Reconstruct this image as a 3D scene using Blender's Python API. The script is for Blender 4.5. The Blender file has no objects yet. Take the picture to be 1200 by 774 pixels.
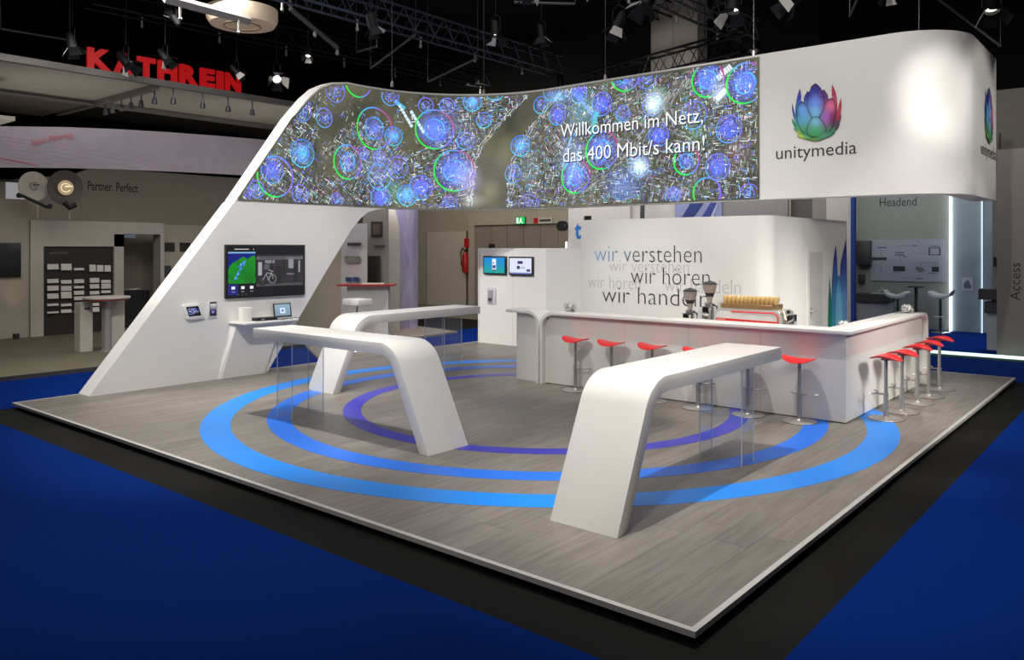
import bpy, bmesh, math, random
from mathutils import Vector, Matrix
random.seed(7)
PI = math.pi
SC = bpy.context.scene
COL = SC.collection

# ------------------------------------------------------------------ camera
T = 0.695                                    # heading of the lens to the left of +Y
cam_data = bpy.data.cameras.new('camera')
cam = bpy.data.objects.new('camera', cam_data); COL.objects.link(cam)
cam.location = (2.003, -3.944, 2.07)
cam.rotation_euler = (PI/2, 0, T)
cam_data.sensor_fit = 'HORIZONTAL'; cam_data.sensor_width = 36.0
cam_data.lens = 938.24/1200*36.0
cam_data.shift_x = 0.0
cam_data.shift_y = -(387-291.006)/1200
cam_data.clip_end = 200
SC.camera = cam

# ------------------------------------------------------------------ world, view
w = bpy.data.worlds.new('hall_air'); SC.world = w; w.use_nodes = True
w.node_tree.nodes['Background'].inputs[0].default_value = (0.9, 0.93, 1.0, 1)
w.node_tree.nodes['Background'].inputs[1].default_value = 0.012
SC.view_settings.view_transform = 'Standard'
SC.view_settings.look = 'None'
SC.view_settings.exposure = 0.3
SC.view_settings.gamma = 1.0
SC.view_settings.use_curve_mapping = False

# ------------------------------------------------------------------ lights of the hall rig and added fill lights
def spot_light(loc, aim, power, deg, blend=0.6, radius=0.12, col=(1, .96, .9)):
    d = bpy.data.lights.new('rig_or_fill_spot', 'SPOT'); d.energy = power; d.spot_size = math.radians(deg)
    d.spot_blend = blend; d.shadow_soft_size = radius; d.color = col
    o = bpy.data.objects.new('rig_or_fill_spot', d); COL.objects.link(o); o.location = loc
    o.rotation_euler = (Vector(aim)-Vector(loc)).to_track_quat('-Z', 'Y').to_euler()
    return o
def area_light(loc, aim, power, sx, sy, col=(1, .97, .93)):
    d = bpy.data.lights.new('fill_area', 'AREA'); d.shape = 'RECTANGLE'; d.size = sx; d.size_y = sy
    d.energy = power; d.color = col
    o = bpy.data.objects.new('fill_area', d); COL.objects.link(o); o.location = loc
    o.rotation_euler = (Vector(aim)-Vector(loc)).to_track_quat('-Z', 'Y').to_euler()
    return o
# downlights above the stand
spot_light((-1.4, 2.3, 7.4), (-.7, 2.3, 0), 1350, 46, .7, .09)
spot_light((-5.9, 1.7, 7.4), (-6.5, 1.5, 0), 1400, 48, .7, .09)
spot_light((-3.6, -1.6, 7.4), (-3.9, .1, 0), 560, 50, .9, .15)
spot_light((-9.0, .4, 7.4), (-8.9, 1.2, 0), 380, 46, .9, .15)
spot_light((-8.2, 4.3, 7.4), (-8.0, 4.6, 0), 620, 44, .8, .09)
spot_light((-4.6, 3.9, 7.4), (-4.5, 6.3, .6), 620, 30, .6, .09)
spot_light((-2.2, 3.9, 7.4), (-1.7, 6.1, .4), 820, 32, .6, .09)
spot_light((.9, 6.9, 7.4), (-.5, 7.0, 0), 900, 54, .5, .09)
# front wash on leaning wall, band, cabin and tables
spot_light((-3.0, -2.0, 7.6), (-9.6, 3.2, 1.6), 1500, 42)
spot_light((-9.2, -3.5, 7.0), (-9.9, 3.0, 2.9), 1300, 34)
spot_light((-2.0, -3.2, 7.2), (-4.0, 7.0, 2.1), 1450, 33, 1.0)
spot_light((0.5, 0.0, 7.8), (-1.7, 8.2, 4.0), 900, 42)
spot_light((1.6, 2.6, 6.4), (-0.52, 8.5, 4.2), 1300, 14, blend=1.0)
spot_light((5.5, 4.5, 5.2), (-1.0, 7.4, 0.5), 2300, 26, .6, 1.1)  # added side fill for the bar's right arm
spot_light((5.2, 7.4, 6.6), (-.25, 9.7, 3.9), 560, 24)  # added from the right to brighten the band's side face
spot_light((6.5, 8.8, 3.9), (-2.42, 9.2, 1.3), 270, 26)  # added low light that lifts the cabin's side wall
spot_light((-4.0, 3.0, 7.6), (-10.0, 3.6, 3.6), 260, 40)
spot_light((-7.4, 2.2, 6.0), (-8.6, 9.1, 1.3), 1100, 32, .5)  # added beam passing under the band to lighten the info wall
spot_light((.6, -4.6, 6.2), (-1.6, 1.4, .8), 900, 22, .8, .2)  # added frontal fill on the nearest table's leg
spot_light((-.8, -3.8, 6.2), (-4.0, 2.0, .7), 560, 24, .8, .2)  # added frontal fill on the middle table's leg
spot_light((5.0, 1.0, 5.2), (-1.2, 2.8, .9), 620, 26, .8, .2)  # added fill from the right on the nearest table's side
# added soft fill standing in for the whole rig
area_light((-4.5, 3.5, 7.9), (-4.5, 4.5, 0), 150, 9, 9)
area_light((0.5, -5.5, 6.5), (-4, 4, 1.0), 130, 6, 3)
# fill lights added to brighten aisles and neighbouring stands
area_light((-8.0, 12.5, 4.9), (-8.0, 14.5, 0), 130, 9, 2.0)
area_light((-3.4, 16.6, 4.9), (-3.4, 19.0, 0.5), 30, 3, 2, (.9, .97, 1))
spot_light((-1.4, 16.5, 5.2), (-1.6, 16.6, 0), 420, 62, 1, .3, (.9, .95, 1))
area_light((0.0, 11.8, 5.6), (-0.3, 14.0, 1.5), 36, 3, 2)
area_light((-15.2, 4.5, 4.8), (-17.5, 4.5, 1.0), 8.5, 2, 6, (1, .93, .82))
area_light((-16.5, 13.5, 7.0), (-16.5, 16.8, 1.5), 105, 7, 2, (1, .95, .86))
area_light((-12.9, 8.8, 5.2), (-12.9, 9.2, 0), 120, 3, 3, (.96, .93, 1))
area_light((-11.9, 1.5, 6.0), (-11.4, 3.0, 0), 170, 1.5, 6)
spot_light((-15.2, 2.2, 2.6), (-15.9, 3.0, 5.4), 60, 120, 1, .3, (1, .95, .88))  # added upward fill for the canopy underside, no fixture here
spot_light((-15.0, 7.0, 2.6), (-15.6, 6.8, 5.4), 50, 120, 1, .3, (1, .95, .88))  # same added upward fill, farther along the canopy
spot_light((-6.0, 9.5, 5.6), (-7.3, 13.4, 6.4), 160, 34, .8, .2)  # added spot that brightens the pale duct

# ------------------------------------------------------------------ materials
def srgb(r, g, b):
    f = lambda c: (c/255/12.92) if c/255 <= .04045 else ((c/255+.055)/1.055)**2.4
    return (f(r), f(g), f(b))
MATS = {}
def mat(name, col, rough=.5, metal=0, vary=.04, scale=6, emis=None, estr=1, coat=0, bump=0, spec=.5):
    if name in MATS: return MATS[name]
    m = bpy.data.materials.new(name); m.use_nodes = True; MATS[name] = m
    nt = m.node_tree; p = nt.nodes['Principled BSDF']
    p.inputs['Roughness'].default_value = rough; p.inputs['Metallic'].default_value = metal
    p.inputs['Coat Weight'].default_value = coat; p.inputs['Specular IOR Level'].default_value = spec
    tc = nt.nodes.new('ShaderNodeTexCoord'); n = nt.nodes.new('ShaderNodeTexNoise')
    n.inputs['Scale'].default_value = scale; n.inputs['Detail'].default_value = 4
    nt.links.new(tc.outputs['Object'], n.inputs['Vector'])
    r = nt.nodes.new('ShaderNodeValToRGB')
    r.color_ramp.elements[0].position = .3; r.color_ramp.elements[1].position = .7
    r.color_ramp.elements[0].color = (*[c*(1-vary) for c in col], 1)
    r.color_ramp.elements[1].color = (*[min(1, c*(1+vary)) for c in col], 1)
    nt.links.new(n.outputs['Fac'], r.inputs['Fac']); nt.links.new(r.outputs['Color'], p.inputs['Base Color'])
    if emis:
        p.inputs['Emission Color'].default_value = (*emis, 1); p.inputs['Emission Strength'].default_value = estr
    if bump:
        b = nt.nodes.new('ShaderNodeBump'); b.inputs['Strength'].default_value = bump; b.inputs['Distance'].default_value = .01
        n2 = nt.nodes.new('ShaderNodeTexNoise'); n2.inputs['Scale'].default_value = scale*20
        nt.links.new(tc.outputs['Object'], n2.inputs['Vector'])
        nt.links.new(n2.outputs['Fac'], b.inputs['Height']); nt.links.new(b.outputs['Normal'], p.inputs['Normal'])
    return m
def colmat(name, emit=False, rough=.5, estr=1.0):
    m = bpy.data.materials.new(name); m.use_nodes = True; nt = m.node_tree
    p = nt.nodes['Principled BSDF']; a = nt.nodes.new('ShaderNodeAttribute'); a.attribute_name = 'Col'
    p.inputs['Roughness'].default_value = rough
    if emit:
        p.inputs['Base Color'].default_value = (.01, .01, .01, 1); p.inputs['Specular IOR Level'].default_value = .2
        nt.links.new(a.outputs['Color'], p.inputs['Emission Color']); p.inputs['Emission Strength'].default_value = estr
    else:
        nt.links.new(a.outputs['Color'], p.inputs['Base Color'])
    return m
WHITE = mat('white_lacquer', (.80, .785, .76), .38, vary=.015, scale=1.5, coat=.15)
WALLW = mat('white_painted_board', (.80, .785, .77), .6, vary=.015, scale=1.2)
BARW = mat('white_bar_laminate', (.78, .76, .735), .42, vary=.015, scale=1.2, coat=.1)
BLACKP = mat('black_plastic', (.012, .012, .013), .35)
DARKG = mat('dark_grey_plastic', (.05, .05, .055), .5)
STEEL = mat('brushed_steel', (.50, .49, .47), .38, .75, vary=.05, scale=30)
CHROME = mat('polished_chrome', (.75, .74, .72), .08, 1)
def glow_mat():
    m = bpy.data.materials.new('additive_screen_glow'); m.use_nodes = True; nt = m.node_tree; nt.nodes.remove(nt.nodes['Principled BSDF'])
    a = nt.nodes.new('ShaderNodeAttribute'); a.attribute_name = 'Col'; e = nt.nodes.new('ShaderNodeEmission'); t = nt.nodes.new('ShaderNodeBsdfTransparent'); s_ = nt.nodes.new('ShaderNodeAddShader')
    nt.links.new(a.outputs['Color'], e.inputs[0]); nt.links.new(e.outputs[0], s_.inputs[0]); nt.links.new(t.outputs[0], s_.inputs[1]); nt.links.new(s_.outputs[0], nt.nodes['Material Output'].inputs[0])
    return m
GLOW = glow_mat()
RED = mat('red_seat_plastic', srgb(228, 40, 44), .35, coat=.2)
BLUE = mat('blue_carpet', srgb(1, 38, 112), .97, vary=.12, scale=40, bump=.3, spec=.05)
BLACKF = mat('black_hall_floor', (.0045, .0045, .0042), .8, vary=.5, scale=1.2, bump=.2, spec=.15)
ALU = mat('aluminium_trim', (.62, .60, .58), .4, .3)
RIG = mat('black_truss_metal', (.016, .017, .02), .45, .6)
RIGL = mat('grey_truss_metal', (.15, .152, .16), .4, .6)
ROOF = mat('black_ceiling', (.004, .004, .004), .9)
SKIRT = mat('dark_underside', (.01, .01, .01), .9)
PRINT = colmat('printed_colours', rough=.5)
SCREEN = colmat('glowing_screen', True, estr=1.0)

def glass_mat():
    m = bpy.data.materials.new('clear_acrylic'); m.use_nodes = True; nt = m.node_tree
    for n in list(nt.nodes): nt.nodes.remove(n)
    o = nt.nodes.new('ShaderNodeOutputMaterial'); mx = nt.nodes.new('ShaderNodeMixShader')
    t = nt.nodes.new('ShaderNodeBsdfTransparent'); t.inputs[0].default_value = (.975, .985, .99, 1)
    g = nt.nodes.new('ShaderNodeBsdfGlossy'); g.inputs['Roughness'].default_value = .03
    lw = nt.nodes.new('ShaderNodeLayerWeight'); pw_ = nt.nodes.new('ShaderNodeMath'); pw_.operation = 'POWER'; pw_.inputs[1].default_value = 4
    nt.links.new(lw.outputs['Facing'], pw_.inputs[0])
    ml = nt.nodes.new('ShaderNodeMath'); ml.operation = 'MULTIPLY_ADD'; ml.inputs[1].default_value = .7; ml.inputs[2].default_value = .03
    nt.links.new(pw_.outputs[0], ml.inputs[0]); nt.links.new(ml.outputs[0], mx.inputs[0]); nt.links.new(t.outputs[0], mx.inputs[1]); nt.links.new(g.outputs[0], mx.inputs[2])
    nt.links.new(mx.outputs[0], o.inputs[0]); return m
GLASS = glass_mat()
GEDGE = mat('acrylic_edge', (.75, .80, .83), .3)
_nt = GEDGE.node_tree; _mx = _nt.nodes.new('ShaderNodeMixShader'); _tr = _nt.nodes.new('ShaderNodeBsdfTransparent'); _mx.inputs[0].default_value = .45
_nt.links.new(_tr.outputs[0], _mx.inputs[1]); _nt.links.new(_nt.nodes['Principled BSDF'].outputs[0], _mx.inputs[2])
_nt.links.new(_mx.outputs[0], _nt.nodes['Material Output'].inputs[0])

def wood_mat():
    m = bpy.data.materials.new('grey_oak_laminate'); m.use_nodes = True; nt = m.node_tree; p = nt.nodes['Principled BSDF']
    p.inputs['Roughness'].default_value = .42; p.inputs['Specular IOR Level'].default_value = .35
    tc = nt.nodes.new('ShaderNodeTexCoord'); oi = nt.nodes.new('ShaderNodeObjectInfo')
    mp = nt.nodes.new('ShaderNodeMapping'); mp.inputs['Scale'].default_value = (14, 1.1, 1)
    add = nt.nodes.new('ShaderNodeVectorMath'); add.operation = 'ADD'
    mul = nt.nodes.new('ShaderNodeMath'); mul.operation = 'MULTIPLY'; mul.inputs[1].default_value = 37
    nt.links.new(oi.outputs['Random'], mul.inputs[0])
    nt.links.new(tc.outputs['Object'], add.inputs[0]); nt.links.new(mul.outputs[0], add.inputs[1])
    nt.links.new(add.outputs[0], mp.inputs['Vector'])
    n = nt.nodes.new('ShaderNodeTexNoise'); n.inputs['Scale'].default_value = 1.6; n.inputs['Detail'].default_value = 8
    n.inputs['Distortion'].default_value = .6
    nt.links.new(mp.outputs[0], n.inputs['Vector'])
    r = nt.nodes.new('ShaderNodeValToRGB'); e = r.color_ramp.elements
    e[0].position = .32; e[0].color = (.165, .148, .132, 1); e[1].position = .68; e[1].color = (.235, .213, .192, 1)
    nt.links.new(n.outputs['Fac'], r.inputs['Fac'])
    hs = nt.nodes.new('ShaderNodeHueSaturation')
    mr = nt.nodes.new('ShaderNodeMapRange'); mr.inputs[3].default_value = .9; mr.inputs[4].default_value = 1.1
    nt.links.new(oi.outputs['Random'], mr.inputs[0]); nt.links.new(mr.outputs[0], hs.inputs['Value'])
    nt.links.new(r.outputs[0], hs.inputs['Color']); nt.links.new(hs.outputs[0], p.inputs['Base Color'])
    return m
WOOD = wood_mat()

# ------------------------------------------------------------------ mesh helpers
class MB:
    """collects shapes in world coordinates; build() makes one object"""
    def __init__(s): s.v = []; s.f = []; s.m = []; s.c = []; s.sm = []
    def add(s, vs, fs, mi=0, col=None, smooth=False):
        o = len(s.v); s.v += [tuple(v) for v in vs]
        if col is None: s.c += [(1, 1, 1)]*len(vs)
        elif isinstance(col, list): s.c += col
        else: s.c += [col]*len(vs)
        for f in fs: s.f.append(tuple(i+o for i in f)); s.m.append(mi); s.sm.append(smooth)
        return s
    def box(s, x0, x1, y0, y1, z0, z1, mi=0, col=None):
        vs = [(x, y, z) for z in (z0, z1) for (x, y) in ((x0, y0), (x1, y0), (x1, y1), (x0, y1))]
        return s.add(vs, [(3, 2, 1, 0), (4, 5, 6, 7), (0, 1, 5, 4), (1, 2, 6, 5), (2, 3, 7, 6), (3, 0, 4, 7)], mi, col)
    def prism(s, poly, ax, a, b, mi=0, col=None, smooth=False, side=None):
        """poly in the two axes other than ax, extruded from a to b"""
        def P(p, t): return {'x': (t, p[0], p[1]), 'y': (p[0], t, p[1]), 'z': (p[0], p[1], t)}[ax]
        n = len(poly); vs = [P(p, a) for p in poly]+[P(p, b) for p in poly]
        s.add(vs, [tuple(range(n-1, -1, -1)), tuple(range(n, 2*n))], mi, col)
        o = len(s.v)-2*n
        for i in range(n):
            j = (i+1) % n; s.f.append((o+i, o+j, o+n+j, o+n+i)); s.m.append(mi if side is None else side); s.sm.append(smooth)
        return s
    def tube(s, pts, r, n=8, mi=0, col=None, cap=True):
        pts = [Vector(p) for p in pts]; rr = r if isinstance(r, (list, tuple)) else [r]*len(pts)
        vs = []; 
        for i, p in enumerate(pts):
            d = (pts[min(i+1, len(pts)-1)]-pts[max(i-1, 0)]).normalized()
            u = d.cross(Vector((0, 0, 1)))
            if u.length < .05: u = d.cross(Vector((0, 1, 0))) if abs(d.z) > .9 else Vector((1, 0, 0))
            u.normalize(); v = d.cross(u)
            vs += [p+(u*math.cos(2*PI*k/n)+v*math.sin(2*PI*k/n))*rr[i] for k in range(n)]
        fs = [(i*n+k, i*n+(k+1) % n, (i+1)*n+(k+1) % n, (i+1)*n+k) for i in range(len(pts)-1) for k in range(n)]
        s.add(vs, fs, mi, col, True)
        if cap:
            o = len(s.v)-len(vs)
            for b in (tuple(range(n-1, -1, -1)), tuple(range((len(pts)-1)*n, len(pts)*n))):
                s.f.append(tuple(o+i for i in b)); s.m.append(mi); s.sm.append(False)
        return s
    def lathe(s, prof, c=(0, 0, 0), n=20, mi=0, col=None, smooth=True, cap=True):
        vs = [(c[0]+r*math.cos(2*PI*k/n), c[1]+r*math.sin(2*PI*k/n), c[2]+z) for r, z in prof for k in range(n)]
        fs = [(i*n+k, i*n+(k+1) % n, (i+1)*n+(k+1) % n, (i+1)*n+k) for i in range(len(prof)-1) for k in range(n)]
        if cap and prof[0][0] > 1e-4: fs.append(tuple(range(n-1, -1, -1)))
        if cap and prof[-1][0] > 1e-4: fs.append(tuple(range((len(prof)-1)*n, len(prof)*n)))
        return s.add(vs, fs, mi, col, smooth)
    def build(s, name, mats, parent=None, bevel=0, flat=False):
        me = bpy.data.meshes.new(name)
        off = Vector((0, 0, 0))
        if parent is not None:
            q = parent
            while q is not None: off = off+q.location; q = q.parent
        me.from_pydata([tuple(Vector(v)-off) for v in s.v], [], s.f)
        if not isinstance(mats, (list, tuple)): mats = [mats]
        for m in mats: me.materials.append(m)
        me.polygons.foreach_set('material_index', s.m)
        me.polygons.foreach_set('use_smooth', [False if flat else bool(q) for q in s.sm])
        if any(c != (1, 1, 1) for c in s.c):
            a = me.color_attributes.new('Col', 'FLOAT_COLOR', 'POINT')
            a.data.foreach_set('color', [k for c in s.c for k in (c[0], c[1], c[2], 1)])
        bm = bmesh.new(); bm.from_mesh(me)
        bmesh.ops.remove_doubles(bm, verts=bm.verts, dist=1e-6) if not me.color_attributes else None
        if not me.color_attributes: bmesh.ops.recalc_face_normals(bm, faces=bm.faces)
        if bevel: 
            es = [e for e in bm.edges if len(e.link_faces) == 2 and e.calc_face_angle(0) > .7]
            bmesh.ops.bevel(bm, geom=es, offset=bevel, segments=2, affect='EDGES', profile=.5)
        bm.to_mesh(me); bm.free()
        if not me.color_attributes and not flat:
            me.polygons.foreach_set('use_smooth', [True]*len(me.polygons)); me.set_sharp_from_angle(angle=.42 if bevel else .6)
        me.update()
        o = bpy.data.objects.new(name, me); COL.objects.link(o)
        if parent is not None: o.parent = parent
        return o
def thing(name, label, cat, loc=(0, 0, 0), group=None):
    o = bpy.data.objects.new(name, None); COL.objects.link(o); o.location = loc; o.empty_display_size = .2
    o['label'] = label; o['category'] = cat
    if group: o['group'] = group
    return o
def tag(o, label, cat, group=None):
    o['label'] = label; o['category'] = cat
    if group: o['group'] = group
    return o
def struct(o): o['kind'] = 'structure'; return o
def box(name, m, b, parent=None, bevel=0): return MB().box(*b).build(name, m, parent, bevel)
def copy_tree(o, parent=None):
    c = o.copy(); COL.objects.link(c)
    if parent is not None: c.parent = parent
    for ch in list(o.children): copy_tree(ch, c)
    return c
def text_shape(string, weight=0.0, space=1.0):
    cu = bpy.data.curves.new('lettering_curve', 'FONT'); cu.body = string; cu.offset = weight; cu.resolution_u = 3
    cu.space_character = space
    o = bpy.data.objects.new('lettering_curve', cu); COL.objects.link(o)
    dg = bpy.context.evaluated_depsgraph_get(); me = o.evaluated_get(dg).to_mesh()
    vs = [(v.co.x, v.co.y) for v in me.vertices]; fs = [tuple(p.vertices) for p in me.polygons]
    o.evaluated_get(dg).to_mesh_clear(); bpy.data.objects.remove(o); bpy.data.curves.remove(cu)
    return vs, fs
def lettering(name, string, P, a0, a1, zb, h, m, parent=None, col=None, weight=0.0, rise=0.0, depth=.003, space=1.0, thick=True):
    """P(u, z, d) maps along-plane u, height z, offset d to world"""
    vs, fs = text_shape(string, weight, space)
    x0 = min(v[0] for v in vs); x1 = max(v[0] for v in vs); y1 = max(v[1] for v in vs)
    mb = MB()
    def M(v, d):
        t = (v[0]-x0)/(x1-x0); return P(a0+(a1-a0)*t, zb+rise*t+v[1]/y1*h, d)
    cs = None
    if callable(col): cs = [col((v[0]-x0)/(x1-x0)) for v in vs]
    elif col: cs = [col]*len(vs)
    mb.add([M(v, depth) for v in vs], fs, 0, cs)
    return mb.build(name, m, parent)

# ================================================================== the hall shell
FZ = -0.08                                       # hall floor, the platform top is z = 0
struct(box('floor', BLACKF, (-34, 8, -12, 26, FZ-.2, FZ)))
struct(box('ceiling', ROOF, (-34, 8, -12, 26, 9.2, 9.4)))
struct(box('wall_back', mat('hall_wall_beige', srgb(178, 168, 148), .85), (-34, -5.3, 17.4, 17.6, FZ, 3.75)))
struct(box('wall_back', ROOF, (-5.3, 8, 21.0, 21.2, FZ, 9.2)))
struct(box('wall_back_upper', ROOF, (-34, -5.3, 17.45, 17.65, 3.75, 9.2)))
struct(box('wall_left', ROOF, (-34, -33.8, -12, 17.4, FZ, 9.2)))
struct(box('wall_right', ROOF, (7.8, 8, -12, 21, FZ, 9.2)))

# platform: carrier, planks, edge trims, rings
plat = MB().box(-9.97, -.03, .03, 10.97, -.03, -.012).build('floor', mat('platform_board', (.05, .048, .045), .8)); struct(plat)
sk = MB().box(-9.8, -.2, .2, 10.8, FZ, -.031).build('platform_frame', SKIRT, plat)
pw = .247; n_cols = int(round(9.92/pw)); pw = 9.92/n_cols
shared = {}
rng = random.Random(3)
for i in range(n_cols):
    x = -9.96+i*pw; y = .04; first = True
    while y < 10.96-1e-4:
        L = 1.85 if not first else rng.choice([.5, .9, 1.3, 1.6]); first = False
        L = min(L, 10.96-y)
        if 10.96-y-L < .3: L = 10.96-y
        k = round(L, 2)
        if k not in shared:
            tmp = MB().box(.0008, pw-.0008, .0008, L-.0008, -.012, 0).build('plank', WOOD)
            shared[k] = tmp.data; bpy.data.objects.remove(tmp)
        o = bpy.data.objects.new('plank', shared[k]); COL.objects.link(o); o.parent = plat; o.location = (x, y, 0)
        y += L
for b in ((-10, 0, 0, .04), (-10, 0, 10.96, 11), (-10, -9.96, .04, 10.96), (-.04, 0, .04, 10.96)):
    box('edge_trim', ALU, (*b, -.034, .001), plat)
def ring_mesh(r0, r1, m, a0=0, a1=2*PI):
    mb = MB(); n = 144; cx, cy = -4.492, 4.505
    vs = []; 
    for k in range(n):
        a = 2*PI*k/n
        for r in (r0, r1): vs += [(cx+r*math.cos(a), cy+r*math.sin(a), z) for z in (.0002, .0022)]
    fs = []
    for k in range(n):
        a = 4*k; b = 4*((k+1) % n)
        fs += [(a+1, a+3, b+3, b+1), (a, a+1, b+1, b), (a+2, b+2, b+3, a+3)]
    return mb.add(vs, fs).build('ring_stripe', m, plat)
ring_mesh(3.93, 4.266, mat('azure_floor_film', srgb(8, 134, 236), .4, vary=.10, scale=.5))['label'] = 'outermost and palest blue ring stripe on the grey wood floor'
ring_mesh(3.25, 3.523, mat('blue_floor_film', srgb(24, 112, 228), .4, vary=.12, scale=.5))['label'] = 'middle blue ring stripe on the grey wood floor'
ring_mesh(2.39, 2.616, mat('violet_floor_film', srgb(58, 58, 180), .4, vary=.10, scale=.5))['label'] = 'innermost violet ring stripe on the grey wood floor'

# carpets
tag(box('aisle_carpet', BLUE, (-10.0, .42, -12, -.44, FZ, FZ+.006)), 'wide blue carpet in the foreground, in front of the platform\'s black border', 'carpet', None)
tag(box('aisle_carpet', BLUE, (.42, 7.5, -12, 13.4, FZ, FZ+.007)), 'blue carpet along the right side of the platform', 'carpet')
tag(MB().box(-12.5, -10.02, -12, 13.8, FZ, FZ+.006).build('aisle_carpet', BLUE), 'blue aisle carpet behind the foot of the leaning wall, beside the dim beige stand', 'carpet')
tag(box('aisle_carpet', BLUE, (-10.0, .4, 11.02, 13.7, FZ, FZ+.006)), 'blue aisle carpet between the platform and the lit glass strip', 'carpet')
tag(box('stand_carpet', BLUE, (-5.25, 1.5, 13.95, 20.98, FZ, FZ+.03)), 'blue stand carpet beyond the lit glass strip, below the grey diagram wall', 'carpet')

# ================================================================== leaning wall + raised band
def path(s, d=0.0):
    """front face of the wall seen from above; s runs from the leaning wall (s=Y-3) to the end of the band; d = offset towards the platform"""
    if s < 2.65: return (-9.65+d, 3.0+s)
    s -= 2.65; L = 2.5*PI/2
    if s < L: a = s/2.5; return (-7.15-(2.5-d)*math.cos(a), 5.65+(2.5-d)*math.sin(a))
    s -= L
    if s < 6: return (-7.15+s, 8.15-d)
    s -= 6; L = .9*PI/2
    if s < L: a = s/.9; return (-1.15+(.9+d)*math.sin(a), 9.05-(.9+d)*math.cos(a))
    s -= L; return (-.25+d, 9.05+s)
S_END = 2.65+2.5*PI/2+6+.9*PI/2+1.8
def lerp_tab(t, x):
    if x <= t[0][0]: return t[0][1]
    for (a, b), (c, d) in zip(t, t[1:]):
        if x <= c: return b+(d-b)*(x-a)/(c-a)
    return t[-1][1]
SPLIT = 2.83
TOP = [(-2.161, 0), (.10, 2.843), (1.15, 4.30), (1.50, 4.70), (1.75, 4.92), (2.0, 5.04), (2.35, 5.10), (99, 5.10)]
BOT = [(.673, 0), (1.83, 1.6), (2.28, 2.20), (2.45, 2.42), (2.65, 2.62), (2.82, 2.74), (3.02, 2.80), (3.25, SPLIT)]
zhi = lambda s: lerp_tab(TOP, s)
zlo = lambda s: 0 if s < .673 else lerp_tab(BOT, s)
def shell(name, s_list, lo, hi, t, m, parent, dd=0.0):
    mb = MB(); N = len(s_list); vs = []
    for s in s_list:
        a = path(s, dd); b = path(s, dd-t); l, h = lo(s), hi(s)
        vs += [(a[0], a[1], l), (a[0], a[1], h), (b[0], b[1], h), (b[0], b[1], l)]
    fs = []
    for i in range(N-1):
        p, q = 4*i, 4*i+4
        fs += [(p, q, q+1, p+1), (p+1, q+1, q+2, p+2), (p+2, q+2, q+3, p+3), (p+3, q+3, q, p)]
    fs += [(0, 1, 2, 3), (4*N-4, 4*N-1, 4*N-2, 4*N-3)]
    mb.add(vs, fs); return mb.build(name, m, parent)
def srange(a, b, step, extra=()):
    n = max(1, int(math.ceil((b-a)/step)))
    return sorted(set([round(a+(b-a)*i/n, 5) for i in range(n+1)]+[e for e in extra if a < e < b]))
dwall = thing('display_wall', 'white wall leaning up into a raised curved band with video screen and flower emblems', 'wall', (-9.8, 2.2, 0))
kn = [k for k, _ in TOP]+[k for k, _ in BOT]
shell('leaning_panel', srange(-2.155, 3.24, .06, kn), zlo, lambda s: min(zhi(s), SPLIT-.004), .35, WALLW, dwall)
shell('raised_band', srange(.098, S_END, .08, kn), lambda s: SPLIT, zhi, .33, WALLW, dwall)
# LED screen
S_LED = 10.69
led = MB(); sl = srange(.13, S_LED, .05, kn)
ztop = lambda s: max(SPLIT+.012, zhi(s)-.035) if s > 1.2 else max(SPLIT+.012, zhi(s)-.01)
vs = []; uv = []
for s in sl:
    a = path(s, .012); l = SPLIT+.008; h = ztop(s); b = path(s, .0)
    vs += [(a[0], a[1], l), (a[0], a[1], h), (b[0], b[1], h), (b[0], b[1], l)]
fs = []
for i in range(len(sl)-1):
    p, q = 4*i, 4*i+4; fs += [(p, q, q+1, p+1), (p+1, q+1, q+2, p+2), (p+3, q+3, q, p)]
led.add(vs, fs)
def led_mat():
    m = bpy.data.materials.new('video_screen_glow'); m.use_nodes = True; nt = m.node_tree; p = nt.nodes['Principled BSDF']
    p.inputs['Base Color'].default_value = (.01, .01, .01, 1); p.inputs['Roughness'].default_value = .6
    tc = nt.nodes.new('ShaderNodeTexCoord')
    n = nt.nodes.new('ShaderNodeTexNoise'); n.inputs['Scale'].default_value = 1.1; n.inputs['Detail'].default_value = 3
    nt.links.new(tc.outputs['Object'], n.inputs['Vector'])
    r = nt.nodes.new('ShaderNodeValToRGB'); e = r.color_ramp.elements
    e[0].position = .35; e[0].color = (*srgb(58, 60, 50), 1); e[1].position = .65; e[1].color = (*srgb(96, 93, 72), 1)
    nt.links.new(n.outputs['Fac'], r.inputs['Fac']); nt.links.new(r.outputs[0], p.inputs['Emission Color'])
    p.inputs['Emission Strength'].default_value = 1.0
    return m
screen = led.build('video_screen', led_mat(), dwall)
screen['label'] = 'long curved video screen with coloured circles over an aerial city picture'
LP = lambda s, z, d=.02: (*path(s, d), z)
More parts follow.
